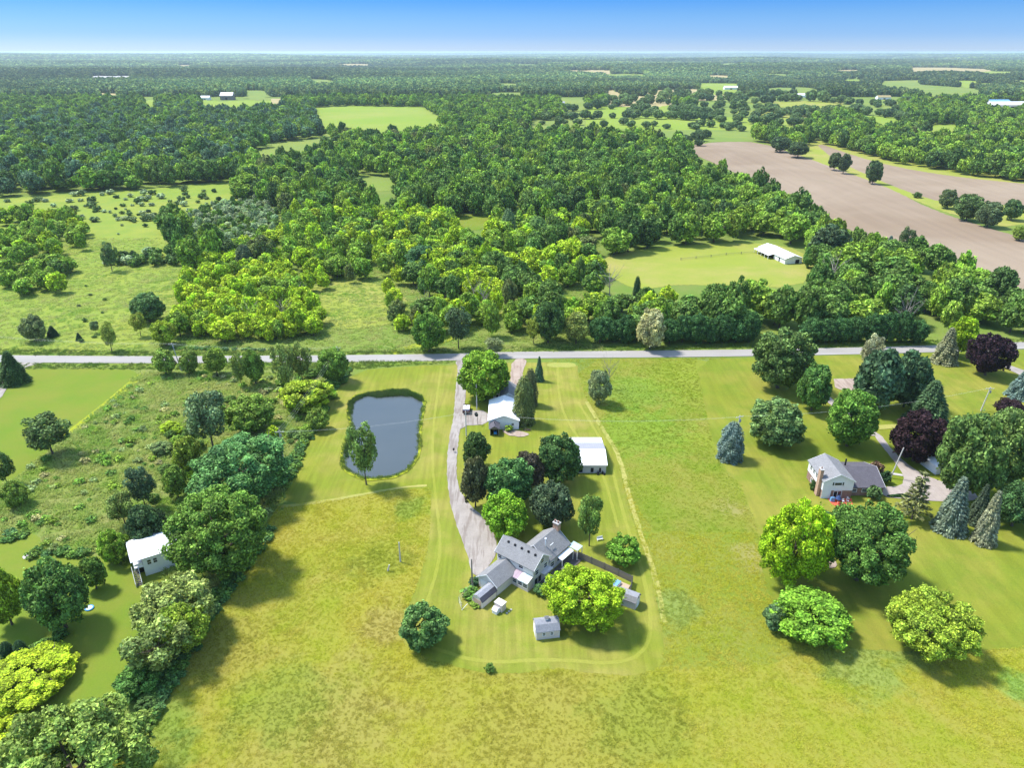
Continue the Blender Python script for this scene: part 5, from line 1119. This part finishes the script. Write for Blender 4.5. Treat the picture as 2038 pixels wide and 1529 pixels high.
# --- white barn
BA = thing('barn', (-2.4, 184.2, 0), 0, 'bright white metal barn beside the driveway with a gable end facing the yard', 'barn')
gable(BA, -4.4, 4.4, 0, 13.2, 2.9, 4.5, 'y', M['siding_white'], M['metal_white_y'], .25)
MB().box(-4.47, -4.405, 3, 6, 0, 2.4).build('door', M['white'], BA); window(BA, 2.6, 0, 1.7, .7, .7, '-y')
LT = MB(); 
LN = thing('open_shed', (-5.0, 180.4, 0), 0, 'small dark shingled open-front shed against the barn gable', 'shed')
m = MB(); m.poly([(-1.3, 0.05, 0), (-1.3, 3.6, 0), (-1.3, 3.6, 2.2), (-1.3, 0.05, 2.2)][::-1]); m.poly([(1.3, .05, 0), (1.3, 3.6, 0), (1.3, 3.6, 2.2), (1.3, .05, 2.2)]); m.poly([(1.3, 3.6, 0), (-1.3, 3.6, 0), (-1.3, 3.6, 2.2), (0, 3.6, 3.0), (1.3, 3.6, 2.2)])
m.box(-1.3, -1.1, 0, .05, 0, 2.2).box(1.1, 1.3, 0, .05, 0, 2.2).poly([(-1.3, .02, 2.0), (1.3, .02, 2.0), (1.3, .02, 2.2), (0, .02, 3.0), (-1.3, .02, 2.2)]); m.build('wall', M['wood_g'], LN)
MB().slab([(-1.5, -.2, 2.2), (0, -.2, 3.12), (0, 3.7, 3.12), (-1.5, 3.7, 2.2)], .1).slab([(0, -.2, 3.12), (1.5, -.2, 2.2), (1.5, 3.7, 2.2), (0, 3.7, 3.12)], .1).build('roof', M['shingle_d'], LN)
MB().tube((0, 1.7, 3.1), (0, 1.7, 3.7), .12, .12, 6).build('flue_pipe', M['rubber'], LN)
t = thing('blue_mower', (-4.8, 181.2, 0), 0, 'blue garden tractor with a pale round hub parked in the open shed', 'tractor')
MB().box(-.4, .4, -.5, .9, .35, .8).build('body', M['skyb'], t); MB().box(-.3, .3, .4, .85, .8, 1.1).build('seat', M['rubber'], t)
for a in (-.45, .45):
    for b, r_ in ((-.35, .22), (.6, .34)): w_ = MB().tube((a-.08, b, r_), (a+.08, b, r_), r_, r_, 12).build('wheel', M['rubber'], t); MB().tube((a-.1, b, r_), (a+.1, b, r_), r_*.45, r_*.45, 8).build('rim', M['white'], w_)
SB = thing('small_outbuilding', (-4.9, 204.0, 0), 0, 'small pale flat-roofed outbuilding behind the white barn', 'shed')
MB().box(-1.0, 1.0, 0, 2.6, 0, 2.4).build('wall', M['siding_tan'], SB); MB().box(-1.15, 1.15, -.15, 2.75, 2.4, 2.52).build('roof', M['stone'], SB); MB().box(-.1, .5, -.06, -.004, .1, 1.7).build('door', M['dark'], SB)
GB = thing('grey_garage', (-1.1, 199.5, 0), 0, 'narrow building with a blue-grey roof slope behind the white barn', 'garage')
gable(GB, -2.4, 2.4, 0, 9.0, 2.7, 4.4, 'y', M['siding_white'], M['shingle'], .25)
TRL_ = thing('utility_trailer', (-13.9, 193.4, 0), 0, 'maroon flatbed trailer with two white covered loads on the gravel pad', 'trailer')
MB().box(-1.05, 1.05, 0, 4.4, .55, .7).build('bed', M['maroon'], TRL_)
for a in (-1.1, 1.04): MB().box(a, a+.06, 0, 4.4, .7, 1.35).build('side_rail', M['maroon'], TRL_)
MB().box(-1.05, 1.05, -.03, .03, .7, 1.35).build('tailgate', M['maroon'], TRL_); MB().box(-1.05, 1.05, 4.37, 4.43, .7, 1.5).build('headboard', M['maroon'], TRL_)
for a in (-.98, .08): MB().box(a, a+.9, .9, 3.7, .7, 1.5).build('cover', M['white'], TRL_)
for a in (-1.05, 1.05):
    for b in (1.2, 3.0): w_ = MB().tube((a-.11, b, .36), (a+.11, b, .36), .36, .36, 12).build('wheel', M['rubber'], TRL_); MB().tube((a-.12, b, .36), (a+.12, b, .36), .17, .17, 8).build('rim', M['white'], w_)
MB().tube((0, 4.4, .55), (0, 5.6, .5), .06, .05, 5).build('drawbar', M['maroon'], TRL_)
t = thing('disc_post', (-10.1, 187.2, 0), 0, 'thin dark post carrying a round black disc at the pad edge', 'post')
MB().tube((0, 0, 0), (0, 0, 3.2), .06, .05, 6).build('post', M['rubber'], t); MB().tube((-.45, 0, 3.3), (-.25, -.1, 3.45), .7, .7, 12).build('disc', M['rubber'], t)  # plain post topped by a black disc, gives no light
t = thing('mailbox', (-16.0, 171.0, 0), 0, 'small black box on a stub post beside the driveway', 'box'); MB().box(-.05, .05, -.05, .05, 0, .8).build('post', M['wood_g'], t); MB().box(-.25, .25, -.25, .25, .8, 1.25).build('box', M['rubber'], t)
t = thing('brush_pile', (4.2, 183.5, 0), 0, 'pile of brown branches on the bare ground by the barn corner', 'brush pile'); m = MB()
for _ in range(40):
    a = R.uniform(0, 6.28); m.tube((R.uniform(-1.3, 1.3), R.uniform(-.6, .6), R.uniform(0, .3)), (R.uniform(-1.6, 1.6), R.uniform(-.9, .9), R.uniform(.2, .9)), .04, .02, 4)
m.build('branches', M['bark'], t)

# --- white roofed shed
WS = thing('machine_shed', (20.4, 160.3, 0), 0, 'low shed with a white roof crossed by one grey band, right of the dark maple', 'shed')
x0, x1 = -4.2, 4.1
m = MB(); m.poly([(x0, 0, 0), (x1, 0, 0), (x1, 0, 2.5), (x0, 0, 2.5)]); m.poly([(x1, 0, 0), (x1, 14.6, 0), (x1, 14.6, 2.3), (x1, 5.3, 4.0), (x1, 0, 2.5)]); m.poly([(x0, 14.6, 0), (x0, 0, 0), (x0, 0, 2.5), (x0, 5.3, 4.0), (x0, 14.6, 2.3)]); m.poly([(x1, 14.6, 0), (x0, 14.6, 0), (x0, 14.6, 2.3), (x1, 14.6, 2.3)])
m.build('wall', M['siding_lilac'], WS)
for ya, za, yb, zb, mm, nm in ((-.3, 2.55, 5.3, 4.14, 'metal_white', 'roof'), (5.31, 4.14, 10.6, 3.17, 'metal_grey', 'roof_band'), (10.61, 3.17, 14.8, 2.4, 'metal_white', 'roof')):
    MB().slab([(x0-.3, ya, za), (x1+.3, ya, za), (x1+.3, yb, zb), (x0-.3, yb, zb)], .1).build(nm, M[mm], WS)
for a, b in ((-3.2, 2.4), (.1, 1.5), (2.3, 1.0)): MB().box(a, a+b*.5, -.05, -.004, .3, 1.6).build('painted_opening', M['dark'], WS)  # flat near-black panels on the wall paint the shade inside openings
for a in (-3.6, 2.0, 3.4): t = thing('junk_pile', (20.4+a, 159.7, 0), R.uniform(0, 3), 'small dark heap in front of the white roofed shed', 'heap', 'heaps before the machine shed'); MB().box(-.5, .5, -.25, .25, 0, .45).tube((-.3, 0, .4), (.5, .1, .8), .15, .1, 6).build('heap', M['dark'], t)

# --- neighbour house
NH = thing('neighbour_house', (76.0, 148.6, 0), 0, 'white gabled house over brick with a tall side chimney and dark roofed brick wing', 'house')
gable(NH, 0, 7.4, 0, 9.6, 5.0, 6.9, 'y', M['siding_white'], M['shingle'], .3, base=2.3)
MB().box(0.06, 7.34, .06, 9.54, 0, 2.3).build('brick_base', M['brick'], NH)
MB().box(.03, 2.2, .0, .05, 0, 2.3).build('panel_wall', M['siding_white'], NH)
gable(NH, 7.42, 15.6, 1.2, 12.8, 2.55, 4.8, 'x', M['brick'], M['shingle_d'], .35)
ch = MB().box(-.75, 0.0, 1.0, 2.3, 0, 7.4).build('chimney', M['brick_t'], NH); MB().box(-.85, .1, .9, 2.4, 7.4, 7.6).build('chimney_cap', M['stone'], ch); MB().tube((-.4, 1.6, 7.6), (-.4, 1.6, 8.1), .18, .15, 8).build('chimney_pot', M['brick'], ch)
MB().tube((8.6, 8.2, 4.6), (8.6, 8.2, 6.4), .22, .2, 8).build('flue_pipe', M['rubber'], NH)
window(NH, 3.6, 0, 4.2, 1.7, .75, '-y', bars=0); 
for a in (2.4, 4.8): MB().box(a-.14, a+.14, -.07, -.004, 3.8, 4.65).build('shutter', M['shutter'], NH)
for a in (3.4, 4.4): window(NH, a, .055, 1.15, .85, 1.9, '-y', bars=0, name='patio_door')
for a, w_ in ((8.5, 1.1), (11.0, 1.1)): window(NH, a, 1.2, 1.55, w_, .85, '-y')
for b in (4.2, 6.0, 7.8): window(NH, 0, b, 4.0, .9, 1.0, '-x')
window(NH, 0.06, 6.5, 1.2, .9, .9, '-x')
MB().box(-.06, .06, .3, .42, 0, 0.1).build('step', M['stone'], NH)
sheet('patio', [(77.6, 148.5), (83.6, 148.5), (82.6, 145.6), (80.0, 144.4), (77.8, 145.8)], M['red'], 0, .05, world_pts=True, z=.09)
t = thing('patio_umbrella', (79.2, 146.3, 0), 0, 'folded navy umbrella leaning on the red patio', 'umbrella'); MB().tube((0, 0, 0), (0, 0, 2.4), .04, .03, 6).build('pole', M['white'], t); MB().tube((0, 0, 1.5), (0, 0, 2.5), .75, .05, 8).build('canopy', M['navy'], t)
t = thing('kettle_grill', (78.3, 147.3, 0), 0, 'pale blue covered grill at the left end of the red patio', 'grill'); MB().box(-.5, .5, -.3, .3, .1, 1.05).box(-.4, .4, -.25, .25, 1.05, 1.25).build('cover', M['blue'], t)
for i, (a, b, c_, l) in enumerate(((80.8, 146.9, 0, 'white chair in the middle of the red patio'), (81.9, 147.0, 1.2, 'white chair at the right of the red patio'), (82.5, 148.0, 2.0, 'white chair nearest the brick wall on the red patio'))): chair(a, b, c_, M['white'], l)
t = thing('patio_table', (80.0, 147.4, 0), 0, 'dark round table by the glass doors on the red patio', 'table'); MB().tube((0, 0, .7), (0, 0, .75), .6, .6, 12).build('table_top', M['shutter'], t); MB().tube((0, 0, 0), (0, 0, .7), .08, .05, 6).build('leg', M['shutter'], t)
HB = thing('clipped_hedge', (94.0, 149.0, 0), 0, 'low clipped dark hedge below the neighbour driveway apron', 'hedge')
o = link('foliage', HERO['B'][0], HB, (2.2, .3, .4), (3.6, .5, .55)); o.color = (.035, .075, .025, 1)
t = thing('hidden_garage', (113, 160, 0), .2, 'white roof glimpsed through the large dark tree at the right', 'garage'); gable(t, -3, 3, 0, 6, 2.6, 4.2, 'y', M['siding_white'], M['metal_white_y'], .3)

# --- cottage lower left
CT = thing('cottage', (-78.2, 118.6, 0), rad(32), 'small raised white cottage with a white metal roof and an outside stair at its end', 'cottage')
gable(CT, 1.8, 10.5, 0.2, 8.0, 4.6, 6.0, 'x', M['siding_white'], M['metal_white'], .3, base=.0)
MB().slab([(-.3, -.1, 4.55), (1.48, -.1, 4.55), (1.48, 4.1, 6.12), (-.3, 4.1, 6.12)], .14).slab([(1.48, 8.3, 4.55), (-.3, 8.3, 4.55), (-.3, 4.1, 6.12), (1.48, 4.1, 6.12)], .14).build('porch_roof', M['metal_white'], CT)
MB().box(0, 1.78, .4, 7.8, 2.3, 2.45).build('porch_deck', M['white'], CT)
MB().box(.0, .08, 3.5, 7.8, 2.46, 3.4).build('railing', M['white'], CT); MB().box(.2, 1.75, .4, .48, 2.9, 3.4).box(.2, 1.75, .4, .48, 2.46, 2.6).build('railing', M['white'], CT)
for b in (.5, 4.1, 7.7): MB().box(0, .14, b-.07, b+.07, 0, 4.6).build('porch_post', M['white'], CT)
ST = MB()
for s_ in range(10): MB().box(-.35-1.0*0, .75, .35-.30*(s_+1), .35-.30*s_, 2.2-.24*(s_+1), 2.3-.24*(s_+1)).build('stair_step', M['wood_g'], CT)
for a in (-.42, .78): MB().slab([(a, .4, 3.2), (a+.08, .4, 3.2), (a+.08, -2.7, .9), (a, -2.7, .9)], 1.0).build('stair_side', M['white'], CT)
for a in (3.0, 4.15): window(CT, a, .2, 3.2, .7, 1.1, '-y')
MB().box(1.70, 1.795, .9, 2.6, 2.5, 4.2).build('door', M['brick'], CT); MB().box(.3, 1.76, 2.0, 6.0, 0, 2.2).build('underdeck_shade', M['dark'], CT)  # near-black box stands in for the shade under the porch deck
t = thing('paddling_pool', (*G(178, 1212), 0), 0, 'small blue and white paddling pool on the left lawn', 'pool')
MB().tube((0, 0, 0), (0, 0, .25), .75, .85, 14).build('rim', M['skyb'], t); MB().tube((0, 0, .25), (0, 0, .27), .6, .6, 14).build('water', M['white'], t)

# --- stable in the pasture
G1 = Vector((*G(1594.8, 524.8), 0)); 
SB2 = thing('stable', (145.9, 364.0, 0), rad(12), 'long low white stable with a dark doorway at the edge of the pasture', 'stable')
gable(SB2, -5.0, 4.6, 0, 26, 2.9, 4.4, 'y', M['siding_white'], M['metal_white_y'], .5)
MB().box(.9, 3.1, -.07, -.004, 0, 2.1).build('doorway', M['dark'], SB2); MB().box(-5.07, -5.004, 5.0, 6.0, 0, 2.2).build('door', M['dark'], SB2)  # doorway is a flat near-black panel painting its unlit inside
MB().slab([(-8.6, 10.5, 2.2), (-5.3, 10.5, 2.85), (-5.3, 25.5, 2.85), (-8.6, 25.5, 2.2)], .1).build('lean_to_roof', M['metal_white_y'], SB2)
for b in (10.8, 14.3, 17.8, 21.4, 25.1): MB().box(-8.5, -8.3, b-.1, b+.1, 0, 2.2).build('post', M['white'], SB2)
MB().box(-5.06, -5.01, 11, 25, 0, 2.2).build('stall_front', M['dark'], SB2)
PF = thing('pasture_fence', (0, 0, 0), 0, 'thin dark post and rail fence crossing the pasture', 'fence'); pp = [G(*p) for p in ((1355, 518), (1385, 515), (1415, 512), (1445, 508), (1475, 506), (1507, 504))]
PF.location = (*pp[0], 0)
for i, p in enumerate(pp):
    q = (p[0]-pp[0][0], p[1]-pp[0][1]); MB().box(q[0]-.12, q[0]+.12, q[1]-.12, q[1]+.12, 0, 1.4).build('post', M['wood_g'], PF)
    if i:
        w_ = (pp[i-1][0]-pp[0][0], pp[i-1][1]-pp[0][1])
        for zz in (.6, 1.1): MB().tube((*w_, zz), (*q, zz), .05, .05, 4).build('rail', M['wood_g'], PF)

# --- farm buildings far away
def far_house(px_, py_, w, d_, h, label, roof='metal_white', rz=0, wall='siding_white', name='farm_building'):
    x, y = G(px_, py_); z = float(far_h(np.array(x), np.array(y))); 
    for _ in range(3):
        x, y = G(px_, py_, z); z = float(far_h(np.array(x), np.array(y)))
    t = thing(name, (x, y, z), rz, label, 'building'); gable(t, -w/2, w/2, 0, d_, h*.6, h, 'x', M[wall], M[roof], .5, trim=False)
    MB().box(-w*.08, w*.08, -.1, -.01, 0, h*.35).build('door', M['dark'], t)
far_house(451, 199, 28, 20, 16, 'far white roofed barn with a dark base in the yellow field', wall='wood_g')
far_house(408, 199, 20, 12, 9, 'far small white house left of the barn in the yellow field')
far_house(762, 206, 22, 14, 9, 'far white house above the bright field')
far_house(705, 204, 14, 10, 7, 'far tiny white shed above the bright field')
far_house(1455, 178, 40, 16, 10, 'far pale farmhouse beside the tan field')
far_house(1425, 154, 60, 20, 12, 'far long white building deep in the forest')
far_house(2018, 216, 90, 30, 12, 'far long bluish white industrial roof at the right edge', rz=.1)
far_house(1992, 210, 40, 25, 11, 'far blue roofed building left of the long white roof', 'blue')
far_house(1590, 194, 36, 14, 9, 'far white farmstead left of the pale fields')
far_house(1760, 198, 30, 14, 9, 'far tan farmhouse between the right fields', 'tanfield')
far_house(1095, 208, 60, 12, 6, 'far low grey roof by the pale road bend', 'metal_grey')

# ------------------------------------------------------------------ poles and wires
def pole(bx, by, ty, label, arm=True, mat='pole', lean=0.0, cat='pole', name='utility_pole', rz=0.0, H_=None):
    x, y = G(bx, by); v = (ty-CY)/FPX; h = H_ or CAMH-y*(SP+v*CP)/(CP-v*SP)
    t = thing(name, (x, y, 0), 0, label, cat); MB().tube((0, 0, 0), (lean, 0, h), .19, .13, 8).build('shaft', M[mat], t)
    if arm:
        c, s = math.cos(rz), math.sin(rz); m = MB(); m.tube((lean-1.2*c, -1.2*s, h-.5), (lean+1.2*c, 1.2*s, h-.5), .08, .08, 4); m.build('crossarm', M[mat], t)
        for k in (-1.1, -.4, .4, 1.1): MB().tube((lean+k*c, k*s, h-.42), (lean+k*c, k*s, h-.2), .06, .04, 6).build('insulator', M['white'], t)
        MB().tube((.3+lean, -.1, h-1.9), (.3+lean, -.1, h-1.1), .2, .2, 8).build('transformer', M['metal_grey'], t)
    return Vector((x+lean, y, h-.25))
P1 = pole(566, 925, 857, 'power pole with a white crossarm beside the great blue-green maple', rz=.1)
P2 = pole(676, 742, 690, 'power pole hidden in the green tree at the corner of road and pond lawn')
P3 = pole(361, 738, 683, 'leaning power pole between the two leftmost pale roadside trees', lean=-1.3)
P4 = pole(1461, 905, 792, 'power pole rising behind the columnar blue spruce', rz=.4, H_=12)
P5 = pole(1952, 818, 777, 'slanting pale power pole on the lawn at the far right', lean=.8, H_=8)
P6 = pole(-70, 738, 660, 'power pole just outside the left edge by the road')
P7 = pole(949, 815, 769, 'pale thin yard pole beside the parked trailer', arm=False, H_=8.5)
P8 = pole(928, 868, 827, 'pale yard pole at the driveway edge above the dark maple', arm=False, H_=8)
P9 = pole(940, 1168, 1100, 'tall thin pole standing between driveway apron and wire enclosure', arm=False, mat='pole_d', H_=7)
PA = pole(797, 1119, 1063, 'thin white pole alone in the tall meadow left of the lawn', arm=False, name='marker_pole', H_=5.2)
pole(772, 1137, 1118, 'short white stake leaning beside the thin meadow pole', arm=False, name='stake', H_=1.6, lean=.4, cat='stake')
PB_ = pole(1772, 952, 878, 'tall white flagpole beside the neighbour driveway', arm=False, lean=1.4, name='flagpole', H_=9.0)
def wires(a, b, label, offs=((-1.1, 0), (0, 0), (1.1, 0)), sag=1.2, group='power lines'):
    for i, (ox, oz) in enumerate(offs):
        m = MB(); N_ = 14; d_ = (b-a); nrm = Vector((-d_.y, d_.x, 0)).normalized()
        pts = [a.lerp(b, k/N_)+nrm*ox*.6+Vector((0, 0, oz-sag*4*(k/N_)*(1-k/N_))) for k in range(N_+1)]
        for p, q in zip(pts, pts[1:]): m.tube(tuple(p), tuple(q), .010, .010, 3)
        tag(m.build('power_line', M['wire']), label, 'wire', group)
wires(P1, P2, 'thin power line climbing from the crossarm pole to the road corner')
wires(P1, P8, 'thin power line crossing over the pond', ((-.8, 0), (.8, -.3)))
wires(P8, P4, 'long thin power line from the driveway pole to the blue spruce', ((-.8, 0), (.8, -.3)), 2)
wires(P4, P5, 'thin power line over the neighbour lawn', ((0, 0), (1, -.3)), 2)
wires(P3, P2, 'thin power line following the road left of the pond', ((-.8, 0), (.8, 0)))
wires(P6, P3, 'thin power line along the road at the far left', ((-.8, 0), (.8, 0)))
# odds and ends on the lawns
t = thing('garden_bench', (*G(1194, 1076), 0), .3, 'white slatted bench on the lawn under the airy tree', 'bench'); MB().box(-.7, .7, -.2, .2, .4, .46).build('seat', M['white'], t); MB().box(-.7, .7, .2, .25, .46, 1.0).build('backrest', M['white'], t)
for a in (-.6, .6): MB().box(a-.04, a+.04, -.2, .2, 0, .4).build('leg', M['white'], t)
t = thing('dog', (*G(0, 0, 0)[:2], 0)) if False else None

# ------------------------------------------------------------------ air
hz = bpy.data.materials.new('haze'); hz.use_nodes = True; hn = hz.node_tree; hn.nodes.clear()
pv = hn.nodes.new('ShaderNodeVolumePrincipled'); pv.inputs['Color'].default_value = (.72, .86, 1.0, 1); pv.inputs['Density'].default_value = 4.8e-5; pv.inputs['Anisotropy'].default_value = .3
ho = hn.nodes.new('ShaderNodeOutputMaterial'); hn.links.new(pv.outputs[0], ho.inputs['Volume'])
zt = float(max(ZZ.max()+32, CAMH+4)); zb = float(ZZ.min()-1)
h = MB().box(-76000, 76000, -300, 60500, min(zb, -1), zt).build('haze', hz); tag(h, 'pale blue summer haze filling the air', 'haze', kind='stuff')
print('haze', zb, zt, 'objects', len(COL.objects))
